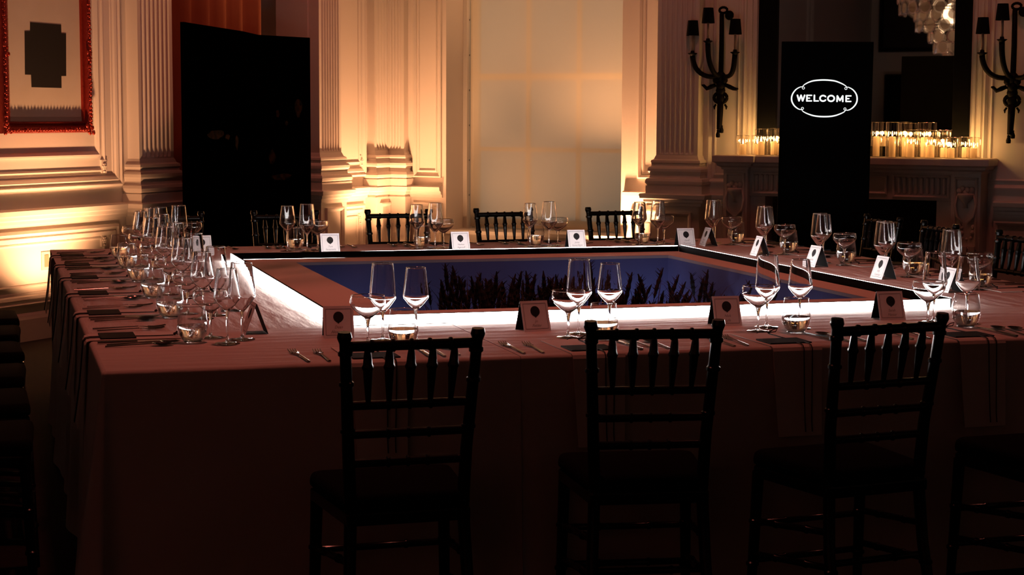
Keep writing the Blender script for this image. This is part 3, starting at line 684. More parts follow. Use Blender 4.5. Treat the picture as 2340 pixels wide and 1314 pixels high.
# opposite wall: painting seen in the mirror, bookcase added for the dark area below
for (s0, lab) in ((4.0, 'large dark painting in a black frame reflected at the top of the mirror'),):
    pt, kk = mirror_pt(2110, -2.7); sv = (pt-CORNER).dot(CV)
    q = thing('dark_painting', lab, 'picture', RW(sv, UB-0.32, 2.05+0.45), R_ROT+PI)
    bbox('canvas', mat('dark oil', (0.012, 0.008, 0.006), 0.6), -0.75, 0.75, -0.03, 0, 0.05, 1.55, q, 0)
    MB().frame(-0.82, 0.82, -0.02, 1.62, [(0, 0), (0, .05), (.03, .06), (.07, .03), (.07, 0)]).obj('frame_moulding', DARKW, q)
    pt, kk = mirror_pt(2140, -2.4); sv = (pt-CORNER).dot(CV)
    bc = thing('added_bookcase', 'added dark bookcase filling the dark area low in the mirror', 'bookcase', RW(sv, UB-0.31, 0), R_ROT+PI)
    for x in (-0.9, -0.3, 0.3, 0.9): bbox('upright', DARKW, x-0.015, x+0.015, -0.35, 0, 0, 2.1, bc, 0.003)
    for z in (0.05, 0.5, 0.95, 1.4, 1.8, 2.1): bbox('shelf', DARKW, -0.9, 0.9, -0.35, 0, z-0.012, z+0.012, bc, 0.003)
    bbox('back_panel', DARKW, -0.9, 0.9, -0.02, 0, 0, 2.1, bc, 0)

# floor uplight cans, the last one an addition for the blind
for i, (p, a, e, cone) in enumerate(UPLIGHTS):
    lab = ['black floor uplight can below the red-framed picture', 'black floor uplight can in the corner by the window', 'black floor uplight can between the window and the fluted pilaster', 'added black floor uplight can brightening the blind, out from the window'][i]
    u = thing('uplight_can', lab, 'lamp', (p.x, p.y, 0), 0, 'amber floor uplights')
    MB().lathe([(0.001, 0), (0.07, 0), (0.07, 0.02), (0.062, 0.024), (0.062, 0.13), (0.068, 0.135), (0.068, 0.145), (0.056, 0.145), (0.054, 0.12), (0.001, 0.12)], 20).obj('can_body', CANM, u, 'auto')
    MB().lathe([(0.001, 0.121), (0.053, 0.121), (0.053, 0.124), (0.001, 0.124)], 16).obj('lens', emit('amber lens', AMBER, 4.0), u)

# ------------------------------------------------------------------ table ring
TX0, TY0, TWD, TDP, TZ = 0.2743, 4.879, 3.908, 4.409, 0.76
TX1, TY1 = TX0+TWD, TY0+TDP
SX0, SY0, SX1, SY1 = 1.094, 5.732, 3.379, 8.406     # light strip rectangle
def wav(u, k, ph): return math.sin(u*k+ph)
def cloth(name, label, x0, x1, y0, y1, drops, matl, seed, dz=0.0, flare=0.05):
    """one cloth: flat top plus hanging sides on the listed edges (names of outward direction)"""
    rg = random.Random(seed); root = thing(name, label, 'tablecloth', ((x0+x1)/2, (y0+y1)/2, 0))
    ox, oy = (x0+x1)/2, (y0+y1)/2; z = TZ+dz-0.0006
    b = MB(); nx = max(2, int((x1-x0)/0.25)); ny = max(2, int((y1-y0)/0.25)); R = 0.012
    xa = x0+(R if '-x' in drops else 0); xb = x1-(R if '+x' in drops else 0); ya = y0+(R if '-y' in drops else 0); yb = y1-(R if '+y' in drops else 0)
    v = []; f = []
    for j in range(ny+1):
        for i in range(nx+1): v.append((xa+(xb-xa)*i/nx-ox, ya+(yb-ya)*j/ny-oy, z))
    for j in range(ny):
        for i in range(nx): f.append((j*(nx+1)+i, j*(nx+1)+i+1, (j+1)*(nx+1)+i+1, (j+1)*(nx+1)+i))
    b.add(v, f).obj('cloth_top', matl, root, True)
    # hanging skirt as one continuous strip round the listed edges
    runs = {'-y': ((xa, y0), (xb, y0), (0, -1)), '+x': ((x1, ya), (x1, yb), (1, 0)), '+y': ((xb, y1), (xa, y1), (0, 1)), '-x': ((x0, yb), (x0, ya), (-1, 0))}
    ph = [rg.uniform(0, 6) for _ in range(4)]
    rows = [(0.0, 0.0), (0.3, 0.004), (0.6, 0.008), (0.8, 0.012), (1, 0.02), (1, 0.05), (1, 0.16), (1, 0.30), (1, 0.45), (1, 0.60), (1, TZ-0.012)]
    pts = []
    order = [d for d in ('-x', '-y', '+x', '+y') if d in drops]
    if order == ['-x', '-y', '+y']: order = ['+y', '-x', '-y']
    if order == ['-x', '+y']: order = ['+y', '-x']
    for di, d in enumerate(order):
        a, c, nrm = runs[d]; L = math.hypot(c[0]-a[0], c[1]-a[1]); m = max(4, int(L/0.04))
        for k in range(m+1):
            t = k/m; pts.append(((a[0]+(c[0]-a[0])*t, a[1]+(c[1]-a[1])*t), nrm, t*L, d))
        if di < len(order)-1:
            n2 = runs[order[di+1]][2]
            for k in range(1, 6):
                g = k/6*PI/2; nn = (nrm[0]*math.cos(g)+n2[0]*math.sin(g), nrm[1]*math.cos(g)+n2[1]*math.sin(g))
                cx = x0+R if (nrm[0]+n2[0]) < 0 else x1-R; cy = y0+R if (nrm[1]+n2[1]) < 0 else y1-R
                pts.append(((cx+nn[0]*R, cy+nn[1]*R), nn, None, 'corner'))
    v = []; f = []; m = len(pts); nr = len(rows)
    for (p, nn, s, d) in pts:
        for (e, dn) in rows:
            h = dn/TZ; o = R*(math.sin(min(1, e)*PI/2)-1) if e < 1 else 0.0
            wv = 0.0
            if s is not None: wv = h*h*(0.012*wav(s, 6.1, ph[0])+0.010*wav(s, 11.3, ph[1])+0.006*wav(s, 19.7, ph[2]))+h*(0.03*math.exp(-((p[0]-SEAM-0.06)/0.05)**2)-0.03*math.exp(-((p[0]-SEAM+0.05)/0.05)**2))*(1 if d == '-y' else 0)
            fl = flare*h*(3.2 if (d == 'corner' and p[0] < 1) else 1.0)
            q = o+wv+fl
            v.append((p[0]+nn[0]*q-ox, p[1]+nn[1]*q-oy, z-dn if e >= 1 else z-R*(1-math.cos(min(1, e)*PI/2))*1.0))
    for i in range(m-1):
        for j in range(nr-1): f.append((i*nr+j, (i+1)*nr+j, (i+1)*nr+j+1, i*nr+j+1))
    b2 = MB().add(v, f); b2.obj('cloth_skirt', matl, root, True)
    return root
INN = 0.012
SEAM = 1.47
cloth('tablecloth', 'greige cloth on the run opposite the window, painting end, falling to the floor', TX0, SEAM-0.0005, TY0, SY0-INN, ['-x', '-y'], LINEN, 1, 0.0, 0.035)
cloth('tablecloth', 'greige cloth on the run opposite the window, fireplace end, falling to the floor', SEAM+0.0005, TX1, TY0, SY0-INN, ['-y', '+x'], LINEN, 2, 0.0005, 0.012)
cloth('tablecloth', 'greige cloth on the table run along the painting wall, falling to the floor', TX0-0.001, SX0-INN, SY0-INN, SY1+INN, ['-x'], LINENX, 3, 0.0, 0.035)
cloth('tablecloth', 'greige cloth on the table run along the fireplace side, falling to the floor', SX1+INN, TX1, SY0-INN, SY1+INN, ['+x'], LINENX, 4, 0.0, 0.02)
cloth('tablecloth', 'greige cloth on the table run by the window, falling to the floor', TX0, TX1, SY1+INN, TY1, ['-x', '+x', '+y'][1:], LINEN, 5, 0.0, 0.008)
# light strips: black channel inside, white diffuser outwards
SH = 0.034
def strip(label, x0, x1, y0, y1, rz_out):
    cx, cy = (x0+x1)/2, (y0+y1)/2
    r = thing('light_strip', label, 'light strip', (cx, cy, TZ+0.0008), 0, 'white light strips round the centre opening')
    b = (x0-cx, x1-cx, y0-cy, y1-cy)
    if rz_out == '-y': bbox('channel', BLACKM, b[0], b[1], b[2]+0.003, b[3], 0, SH, r, 0.001); bbox('diffuser', LED, b[0]+0.004, b[1]-0.004, b[2], b[2]+0.003, 0.001, SH-0.0015, r, 0)
    if rz_out == '+y': bbox('channel', BLACKM, b[0], b[1], b[2], b[3]-0.003, -0.0125, 0.0175, r, 0.001, (0, 0, 0.0132)).rotation_euler[1] = 0.0024; bbox('diffuser', LED, b[0]+0.004, b[1]-0.004, b[3]-0.003, b[3]-0.0018, 0.001, SH-0.0022, r, 0)
    if rz_out == '-x': bbox('channel', BLACKM, b[0]+0.003, b[1], b[2], b[3], 0, SH, r, 0.001); bbox('diffuser', LED, b[0], b[0]+0.003, b[2]+0.004, b[3]-0.004, 0.001, SH-0.0015, r, 0)
    if rz_out == '+x': bbox('channel', BLACKM, b[0], b[1]-0.003, b[2], b[3], 0, SH, r, 0.001); bbox('diffuser', LED, b[1]-0.003, b[1]-0.0018, b[2]+0.004, b[3]-0.004, 0.001, SH+0.0004, r, 0)
    return r
strip('glowing light strip on the edge of the centre opening farthest from the window', SX0, SX1, SY0-0.012, SY0, '-y')
strip('white light strip along the window edge of the centre opening', SX0, SX1, SY1, SY1+0.012, '+y')
strip('glowing white light strip on the painting-wall edge of the centre opening', SX0-0.012, SX0, SY0, SY1, '-x')
strip('white light strip on the fireplace edge of the centre opening', SX1, SX1+0.012, SY0, SY1, '+x')
# centre planter: cloth-covered rim, blue lining, soil, reeds
PX0, PX1, PY0, PY1 = 1.36, 3.235, 6.08, 8.19
pl = thing('sunken_planter', 'sunken centre planter with beige rim and dusk-blue lining inside the table', 'planter', ((SX0+SX1)/2, (SY0+SY1)/2, 0))
ox, oy = (SX0+SX1)/2, (SY0+SY1)/2
G = 0.010
RIMM = mat('beige rim cloth', (0.62, 0.54, 0.48), 0.85, spec=0.1)
for nm, bx in (('rim_board', (SX0+G, SX1-G, SY0+G, PY0)), ('rim_board', (SX0+G, SX1-G, PY1, SY1-G)), ('rim_board', (SX0+G, PX0, PY0, PY1)), ('rim_board', (PX1, SX1-G, PY0, PY1))):
    bbox(nm, RIMM, bx[0]-ox, bx[1]-ox, bx[2]-oy, bx[3]-oy, TZ-0.012, TZ+0.004, pl, 0.002)
for nm, bx in (('lining', (PX0-0.01, PX0, PY0, PY1)), ('lining', (PX1, PX1+0.01, PY0, PY1)), ('lining', (PX0, PX1, PY0-0.01, PY0)), ('lining', (PX0, PX1, PY1, PY1+0.01))):
    bbox(nm, BLUEF, bx[0]-ox, bx[1]-ox, bx[2]-oy, bx[3]-oy, 0.0, TZ-0.012, pl, 0)
bbox('soil_bed', SOIL, PX0-ox, PX1-ox, PY0-oy, PY1-oy, 0.0, 0.20, pl, 0)
for x, y, tx, ty, e in ((1.62, 7.95, 1.55, 8.19, 1.5), (2.1, 8.02, 2.1, 8.19, 0.7), (2.55, 8.02, 2.55, 8.19, 0.8), (3.0, 7.98, 3.0, 8.19, 3.0), (3.05, 7.3, 3.235, 7.3, 3.0), (3.05, 6.6, 3.235, 6.6, 2.6)):
    lamp('planter_lamp', 'SPOT', (x, y, 0.23), e, (0.58, 0.66, 1.0), spot_size=math.radians(150), spot_blend=1.0, shadow_soft_size=0.03, aim=(tx, ty, 0.75))
rg = random.Random(21)
blades = MB()
def reed(x, y, h, lean):
    b0 = Vector((x-ox, y-oy, 0.2)); tip = b0+Vector((lean[0], lean[1], h)); mid = b0.lerp(tip, 0.5)+Vector((-lean[0]*0.15, -lean[1]*0.1, 0.02))
    st = MB().tube([b0, b0.lerp(mid, 0.6), mid, mid.lerp(tip, 0.6), tip], [0.0028, 0.0025, 0.0022, 0.0018, 0.0015], 5).obj('reed', GRASS, pl)
    t = (tip-mid).normalized(); L = rg.uniform(0.09, 0.15); n = 9; pts = []; rad = []
    for k in range(n+1):
        u = k/n; pts.append(tip-t*0.03+t*(L*u)+Vector((lean[0]*0.12*u*u, 0, 0))); rad.append((0.0105*math.sin(PI*min(1, u*0.9+0.08))**0.7)*(1.0 if k % 2 else 0.72)+0.0006)
    pm = MB().tube(pts, rad, 7)
    base = len(pm.v)
    for q in range(16):   # bristles, rooted inside the plume
        u = rg.uniform(0.05, 0.9); c = tip-t*0.03+t*(L*u); g = rg.uniform(0, 6.28); pm.tube([c, c+Vector((math.cos(g), math.sin(g), 0.9))*0.021], [0.0024, 0.0004], 3)
    pm.obj('plume', GRASS, st)
    for k in range(5):
        a = rg.uniform(0, 6.28); L = rg.uniform(0.30, 0.60); dr = Vector((math.cos(a), math.sin(a), 0)); sd = Vector((-dr.y, dr.x, 0)); v = []; f = []
        for j in range(7):
            q = j/6; c = b0+dr*(L*0.5*q*q+0.01)+Vector((0, 0, L*(1.25*q-0.40*q*q*q))); wd = 0.0055*(1-q*0.93); v += [c-sd*wd, c+sd*wd]
        for j in range(6): f.append((2*j, 2*j+1, 2*j+3, 2*j+2))
        blades.add(v, f)
for k in range(230):
    x = 1.93+1.25*rg.random()**1.35; y = rg.uniform(6.75, 8.0)
    vm = 0.75-0.113*(y-6.08); side = max(0.0, (x-2.5)/0.7)
    tip = vm+0.02+0.15*rg.random()**1.4*(1-0.45*min(1, side))
    if k % 14 == 0: tip = vm+rg.uniform(0.14, 0.24)*(1-0.3*min(1, side))
    if x > 2.6 and rg.random() < 0.35: continue
    lx = rg.uniform(-0.08, 0.10)
    if x+lx > PX1-0.06: lx = -0.03
    reed(x, y, min(tip, 0.80)-0.2-0.09, (lx, rg.uniform(-0.05, 0.05)))
bo = blades.obj('grass_blades', GRASS, pl); bo['kind'] = 'stuff'

# ------------------------------------------------------------------ chairs
def chair_proto():
    r = thing('chiavari_chair', 'proto', 'chair', (0, 0, 0)); SZ = 0.44
    def knots(a, c, ra, kn, n=5):   # bamboo tube from a to c with rings
        a, c = Vector(a), Vector(c); pts = []; rad = []
        st = [0.0]+sum([[t-0.018, t-0.008, t+0.008, t+0.018] for t in kn], [])+[1.0]
        for t in st:
            pts.append(a.lerp(c, t))
        rad = [ra]+sum([[ra, ra*1.28, ra*1.28, ra] for t in kn], [])+[ra]
        return pts, rad
    # chair looks towards +y; back at y=0 (top), seat front at y=0.42
    for sx in (-1, 1):
        pts = [(sx*0.165, -0.03, 0.0), (sx*0.158, 0.035, 0.25), (sx*0.150, 0.055, SZ), (sx*0.157, 0.045, 0.60), (sx*0.167, 0.015, 0.78), (sx*0.173, 0.0, 0.885), (sx*0.174, -0.001, 0.889), (sx*0.174, -0.002, 0.900), (sx*0.175, -0.002, 0.904), (sx*0.175, -0.003, 0.916)]
        pts2 = []; rad = []
        base = [0.014, 0.0165, 0.0175, 0.0165, 0.0155, 0.0150, 0.0150, 0.0195, 0.0195, 0.0165]
        for i, p in enumerate(pts): pts2.append(p); rad.append(base[i])
        b = MB().tube(pts2, rad, 10)
        for (z, yy, xx) in ((0.655, 0.037, 0.160), (0.78, 0.015, 0.167), (0.86, 0.004, 0.1715), (0.20, 0.022, 0.1595)):
            b.lathe([(0.015, z-0.008), (0.0195, z-0.004), (0.0195, z+0.004), (0.015, z+0.008)], 10, (sx*xx, yy, 0))
        b.obj('back_post', EBONY, r, 'auto')
        fl = MB().tube([(sx*0.19, 0.40, 0.0), (sx*0.185, 0.39, 0.2), (sx*0.18, 0.38, SZ-0.02)], [0.013, 0.016, 0.018], 10)
        for z in (0.14, 0.27): fl.lathe([(0.015, z-0.008), (0.0195, z-0.004), (0.0195, z+0.004), (0.015, z+0.008)], 10, (sx*(0.19-z*0.022), 0.40-z*0.05, 0))
        fl.obj('front_leg', EBONY, r, 'auto')
        for z0, z1 in ((0.17, 0.20), (0.27, 0.30)):
            MB().tube(*knots((sx*0.158, 0.03, z0+0.04), (sx*0.186, 0.39, z1-0.03), 0.010, [0.3, 0.7]), 8).obj('side_stretcher', EBONY, r, 'auto')
    for z in (0.15, 0.26): MB().tube(*knots((-0.187, 0.393, z), (0.187, 0.393, z), 0.010, [0.3, 0.7]), 8).obj('front_stretcher', EBONY, r, 'auto')
    MB().tube(*knots((-0.158, 0.035, 0.22), (0.158, 0.035, 0.22), 0.010, [0.3, 0.7]), 8).obj('rear_stretcher', EBONY, r, 'auto')
    MB().tube(*knots((-0.172, 0.001, 0.878), (0.172, 0.001, 0.878), 0.0135, [0.2, 0.36, 0.5, 0.64, 0.8]), 10).obj('top_rail', EBONY, r, 'auto')
    for z, yy, hw in ((0.722, 0.025, 0.163), (0.645, 0.038, 0.159), (0.568, 0.047, 0.154)):
        MB().tube(*knots((-hw, yy, z), (hw, yy, z), 0.0115, [0.33, 0.5, 0.67]), 10).obj('back_rail', EBONY, r, 'auto')
    for k in range(5):
        t = (k+1)/6; xb = -0.163+0.326*t; xt = -0.172+0.344*t
        a, c = Vector((xb, 0.025, 0.722)), Vector((xt, 0.002, 0.875)); pts = []; rad = []
        for u, q in ((0, 0.006), (0.1, 0.0075), (0.45, 0.0115), (0.60, 0.0125), (0.64, 0.0155), (0.67, 0.0155), (0.71, 0.0125), (0.86, 0.0105), (1, 0.007)): pts.append(a.lerp(c, u)); rad.append(q)
        MB().tube(pts, rad, 8).obj('spindle', EBONY, r, 'auto')
    # seat frame and cushion
    SO = [(-0.165, 0.03), (0.165, 0.03), (0.20, 0.375), (0.17, 0.40), (-0.17, 0.40), (-0.20, 0.375)]
    sf = MB(); sf.add([(x, y, SZ-0.035) for x, y in SO]+[(x, y, SZ) for x, y in SO], [tuple(reversed(range(6))), tuple(range(6, 12))]+[(i, (i+1) % 6, 6+(i+1) % 6, 6+i) for i in range(6)])
    me = sf.mesh('seat_frame', EBONY); bevel_mesh(me, 0.006); link('seat_frame', me, r)
    cs = MB(); cs.add([(x*1.02, (y-0.21)*1.0+0.215, SZ+0.001) for x, y in SO]+[(x*1.0, (y-0.21)*0.98+0.215, SZ+0.045) for x, y in SO], [tuple(reversed(range(6))), tuple(range(6, 12))]+[(i, (i+1) % 6, 6+(i+1) % 6, 6+i) for i in range(6)])
    me = cs.mesh('seat_cushion', PADB); bevel_mesh(me, 0.018, 3); me.polygons.foreach_set('use_smooth', [True]*len(me.polygons)); link('seat_cushion', me, r)
    return r
SIDE = {'F': ('side opposite the window', 'painting end'), 'L': ('painting-wall side', 'window end'), 'B': ('window side', 'painting end'), 'R': ('fireplace side', 'window end')}
def where(side, i, what='setting'): return '%s %s from the %s, %s' % (ORDN[i], what, SIDE[side][1], SIDE[side][0])
CHAIRS = []   # (side, index, x, y, rot)
for i, (x, y, a) in enumerate([(1.018, 4.345, 0), (1.698, 4.39, -9), (2.372, 4.335, 7.0), (3.02, 4.335, 2)]): CHAIRS.append(('F', i, x, y, math.radians(a)))
for i, (x, a) in enumerate([(0.93, 3), (1.575, -4), (2.22, -3), (2.86, 5), (3.54, 4)]): CHAIRS.append(('B', i, x, 9.82+0.02*(i % 2), PI+math.radians(a)))
for i, (y, a) in enumerate([(8.66, 2), (8.06, -3), (7.31, 3), (6.72, 2), (6.1, -2)]): CHAIRS.append(('R', i, 4.68, y, PI/2+math.radians(a)))
for i, (y, a) in enumerate([(8.80, 2), (8.20, -2), (7.58, 3), (6.92, -2), (6.26, 1), (5.60, -2)]): CHAIRS.append(('L', i, -0.30, y, -PI/2+math.radians(a)))
proto = chair_proto()
for k, (sd, i, x, y, a) in enumerate(CHAIRS):
    lab = 'black bamboo-turned ballroom chair, %s' % where(sd, i, 'seat')
    if k == 0: proto.location = (x, y, 0); proto.rotation_euler = (0, 0, a); proto['label'] = lab; proto['group'] = 'black ballroom chairs round the table'
    else: clone(proto, (x, y, 0), a, lab, 'black ballroom chairs round the table')

# ------------------------------------------------------------------ place settings
def text_mesh(s, size, m, shear=0.3):
    c = bpy.data.curves.new('t', 'FONT'); c.body = s; c.size = size; c.shear = shear; c.align_x = 'CENTER'; c.resolution_u = 2; c.space_character = 0.95
    o = bpy.data.objects.new('t', c); COL.objects.link(o); bpy.context.view_layer.update()
    me = bpy.data.meshes.new_from_object(o.evaluated_get(bpy.context.evaluated_depsgraph_get()))
    bpy.data.objects.remove(o, do_unlink=True); bpy.data.curves.remove(c); me.materials.clear(); me.materials.append(m); return me
def glass_proto(kind):
    r = thing({'wine': 'wine_glass', 'small': 'wine_glass', 'coupe': 'coupe_glass', 'tumbler': 'water_tumbler'}[kind], 'p', 'glass')
    if kind == 'wine': bowl = [(0.005, 0.087), (0.012, 0.093), (0.026, 0.110), (0.0405, 0.130), (0.0425, 0.1355), (0.0422, 0.140), (0.0398, 0.170), (0.036, 0.212), (0.033, 0.241)]; st = 0.092; fr_ = 0.040
    if kind == 'small': bowl = [(0.005, 0.101), (0.012, 0.105), (0.026, 0.119), (0.039, 0.136), (0.041, 0.142), (0.0405, 0.147), (0.0375, 0.175), (0.0305, 0.230)]; st = 0.104; fr_ = 0.039
    if kind == 'coupe': bowl = [(0.004, 0.078), (0.012, 0.081), (0.026, 0.092), (0.042, 0.106), (0.053, 0.120), (0.0555, 0.129), (0.0545, 0.139), (0.0515, 0.150)]; st = 0.080; fr_ = 0.038
    if kind == 'tumbler':
        bowl = [(0.001, 0.004), (0.026, 0.004), (0.034, 0.010), (0.044, 0.028), (0.0475, 0.046), (0.046, 0.068), (0.0425, 0.094), (0.0395, 0.114)]
        MB().lathe(bowl, 28).obj('glass_wall', GLASS, r, True)
        MB().lathe([(0.0385, 0.1132), (0.0395, 0.1146), (0.0405, 0.1132), (0.0395, 0.112), (0.0385, 0.1132)], 28).obj('rim', GRIM, r, True)
        MB().lathe([(0.0005, 0.0), (0.024, 0.0), (0.030, 0.003), (0.026, 0.0045), (0.0005, 0.0045)], 24).obj('thick_base', GSTEM, r, 'auto')
        MB().lathe([(0.0005, 0.006), (0.025, 0.006), (0.0325, 0.011), (0.0425, 0.028), (0.0462, 0.046), (0.0462, 0.0535), (0.0005, 0.0535)], 28).obj('water', WATER, r, 'auto')
        return r
    inn = [(max(0.0005, q-0.0012), z+(0.0045 if k_ < 2 else 0.0016 if k_ < 4 else 0.0)) for k_, (q, z) in enumerate(bowl)]
    MB().lathe([(0.0005, bowl[0][1])]+bowl+list(reversed(inn))+[(0.0005, inn[0][1])], 32).obj('bowl', GSTEM, r, 'auto')
    rr_, zz = bowl[-1]
    MB().lathe([(rr_-0.0011, zz), (rr_, zz+0.0011), (rr_+0.0011, zz), (rr_, zz-0.0011), (rr_-0.0011, zz)], 28).obj('rim', GRIM, r, True)
    w_ = 0.0072 if kind == 'coupe' else 0.0055
    MB().lathe([(0.0005, 0.006), (0.007, 0.007), (0.0042, 0.013), (0.0036, 0.025), (0.0036, st-0.025), (w_, st-0.008), (0.0105, st+0.0015), (0.0005, st+0.0005)], 12).obj('stem', GSTEM, r, 'auto')
    MB().lathe([(0.0005, 0.0), (fr_, 0.0), (fr_, 0.0012), (0.02, 0.003), (0.0075, 0.0068), (0.0005, 0.007)], 28).obj('foot', GSTEM, r, 'auto')
    return r
def fork_mesh(L, nm):
    b = MB(); hl = L*0.62
    b.tube([(0, 0, 0.003), (0, L*0.15, 0.004), (0, L*0.4, 0.0055), (0, hl, 0.007)], [0.005, 0.0048, 0.0036, 0.003], 8, flat=0.55)
    b.tube([(0, hl, 0.007), (0, L*0.70, 0.006), (0, L*0.76, 0.004)], [0.003, 0.008, 0.0125], 8, flat=0.16)
    for k in range(4):
        x = -0.0108+0.0072*k; b.tube([(x*0.9, L*0.755, 0.004), (x, L*0.85, 0.0035), (x, L*0.95, 0.006), (x, L, 0.0095)], [0.0027, 0.0024, 0.0021, 0.001], 5)
    return b
def knife_b(L):
    b = MB(); b.tube([(0, 0, 0.0045), (0, L*0.2, 0.005), (0, L*0.5, 0.005)], [0.0055, 0.0065, 0.005], 8, flat=0.6)
    pr = [(-0.004, L*0.5), (0.004, L*0.5), (0.0085, L*0.58), (0.0095, L*0.8), (0.006, L*0.93), (-0.003, L), (-0.0045, L*0.9)]
    b.add([(x, y, 0.004) for x, y in pr]+[(x, y, 0.0058) for x, y in pr], [tuple(reversed(range(7))), tuple(range(7, 14))]+[(i, (i+1) % 7, 7+(i+1) % 7, 7+i) for i in range(7)])
    return b
def spoon_b(L):
    b = MB(); b.tube([(0, 0, 0.003), (0, L*0.15, 0.004), (0, L*0.45, 0.006), (0, L*0.73, 0.008)], [0.005, 0.0048, 0.0035, 0.0028], 8, flat=0.55)
    v = []; f = []; n = 16; m = 4; c = L*0.86
    for j in range(m+1):
        q = j/m
        for k in range(n):
            a = 2*PI*k/n; v.append((0.0215*q*math.cos(a), c+0.033*q*math.sin(a)*(1.0 if math.sin(a) > 0 else 1.12), 0.0012+0.0075*q*q))
    for j in range(m):
        for k in range(n): f.append((j*n+k, j*n+(k+1) % n, (j+1)*n+(k+1) % n, (j+1)*n+k))
    return b.add(v, f)
PARK = (0, 0, -5)
P = {k: glass_proto(k) for k in ('wine', 'small', 'coupe', 'tumbler')}
FORK1 = fork_mesh(0.235, 'fork').mesh('fork', STEEL, 'auto'); FORK2 = fork_mesh(0.215, 'fork').mesh('fork', STEEL, 'auto')
KNIFE = knife_b(0.240).mesh('knife', STEEL, 'auto'); SPOON1 = spoon_b(0.222).mesh('spoon', STEEL, 'auto'); SPOON2 = spoon_b(0.20).mesh('spoon', STEEL, 'auto')
# napkin: from y=+0.30 on the table to the edge at y=0, then hanging 0.27 down; local y towards the table centre, z=0 table top
def napkin_mesh():
    b = MB(); hw = 0.082; T = 0.0022
    path = [(0.315, 0.0012), (0.15, 0.0012), (0.03, 0.0012), (0.004, 0.0008), (-0.006, -0.003), (-0.0105, -0.012), (-0.014, -0.06), (-0.022, -0.14), (-0.032, -0.22), (-0.038, -0.272)]
    v = []; f = []
    for i, (y, z) in enumerate(path):
        a = path[max(0, i-1)]; c = path[min(len(path)-1, i+1)]; t = Vector((c[0]-a[0], c[1]-a[1])).normalized(); nn = Vector((t.y, -t.x))
        if nn.y < 0 and i < 4: nn = -nn
        if i >= 4 and nn.x > 0: nn = -nn
        for s in (-1, -0.5, 0, 0.5, 1):
            wq = hw*(1-0.03*max(0, i-5)); v.append((s*wq, y, z)); 
        for s in (-1, -0.5, 0, 0.5, 1):
            wq = hw*(1-0.03*max(0, i-5)); v.append((s*wq, y+nn.x*T, z+nn.y*T))
    n = len(path)
    for i in range(n-1):
        for k in range(4):
            f.append((i*10+k, i*10+k+1, (i+1)*10+k+1, (i+1)*10+k)); f.append((i*10+5+k, (i+1)*10+5+k, (i+1)*10+6+k, i*10+6+k))
        f.append((i*10, (i+1)*10, (i+1)*10+5, i*10+5)); f.append((i*10+4, i*10+9, (i+1)*10+9, (i+1)*10+4))
    for e in (0, n-1): f += [(e*10+k, e*10+5+k, e*10+6+k, e*10+k+1) for k in range(4)]
    return b.add(v, f).mesh('napkin', NAPK)
NAP = napkin_mesh()
TAGM = bevel_mesh(MB().box(-0.070, 0.070, 0.035, 0.145, 0.0, 0.004).mesh('menu_card', CARDB), 0.001, 1)
def cord_mesh():
    b = MB()
    for dx in (0.018, 0.046):
        b.tube([(dx, 0.04, 0.0035), (dx, 0.005, 0.003), (dx, -0.008, 0.0005), (dx, -0.0165, -0.010), (dx*0.97, -0.021, -0.06), (dx*0.9, -0.030, -0.15), (dx*0.8, -0.0415, -0.23), (dx*0.8, -0.047, -0.262)], 0.0019, 6)
    return b.mesh('hanging_cord', CORD, True)
def bow_mesh():
    b = MB(); b.tube([(0.03, 0.14, 0.0025), (0.032, 0.2, 0.0020), (0.03, 0.262, 0.0022)], 0.0019, 6)
    b.sphere((0.03, 0.266, 0.006), 0.005, 7, 5)
    b.tube([(0.03, 0.266, 0.006), (0.05, 0.275, 0.014), (0.062, 0.270, 0.018), (0.052, 0.262, 0.008), (0.03, 0.266, 0.006)], 0.0018, 6)
    b.tube([(0.03, 0.266, 0.006), (0.012, 0.278, 0.010), (-0.004, 0.285, 0.003)], 0.0018, 6); b.tube([(0.03, 0.266, 0.006), (0.045, 0.285, 0.006), (0.05, 0.30, 0.003)], 0.0018, 6)
    return b.mesh('tied_cord', CORD, True)
CORDM, BOWM = cord_mesh(), bow_mesh()
# place card: tent, faces front (-y) and back (+y); local origin at base centre
CH, CW, CDP = 0.097, 0.096, 0.036
def panel(sgn, off, m, inset=0.0):
    y0 = sgn*(CDP+off); y1 = sgn*(0.0008+off)
    return MB().add([(-CW/2+inset, y0, 0.0), (CW/2-inset, y0, 0.0), (CW/2-inset, y1, CH), (-CW/2+inset, y1, CH)], [(0, 1, 2, 3)])
def card_leaf(sgn, m, off):
    b = MB(); t = 0.0005; y0, y1 = sgn*CDP, sgn*0.0006
    v = [(-CW/2, y0+sgn*off, 0), (CW/2, y0+sgn*off, 0), (CW/2, y1+sgn*off, CH), (-CW/2, y1+sgn*off, CH)]
    v += [(x, y+sgn*t, z) for x, y, z in v]
    return b.add(v, [(0,1,2,3), (7,6,5,4), (0,4,5,1), (1,5,6,2), (2,6,7,3), (3,7,4,0)]).mesh('card_leaf', m)
LEAF = {s: (card_leaf(s, CARDW, 0.0006), card_leaf(s, CARDB, 0.0)) for s in (-1, 1)}
def face_map(sgn, pts, off=0.0016):   # (x,h 0..1 up the leaf) to the sloping face; x reads left to right for the viewer of that face
    out = []
    for x, h in pts:
        y = sgn*(CDP*(1-h)+0.0006*h+off); out.append(((-sgn)*x, y, CH*h))
    return out
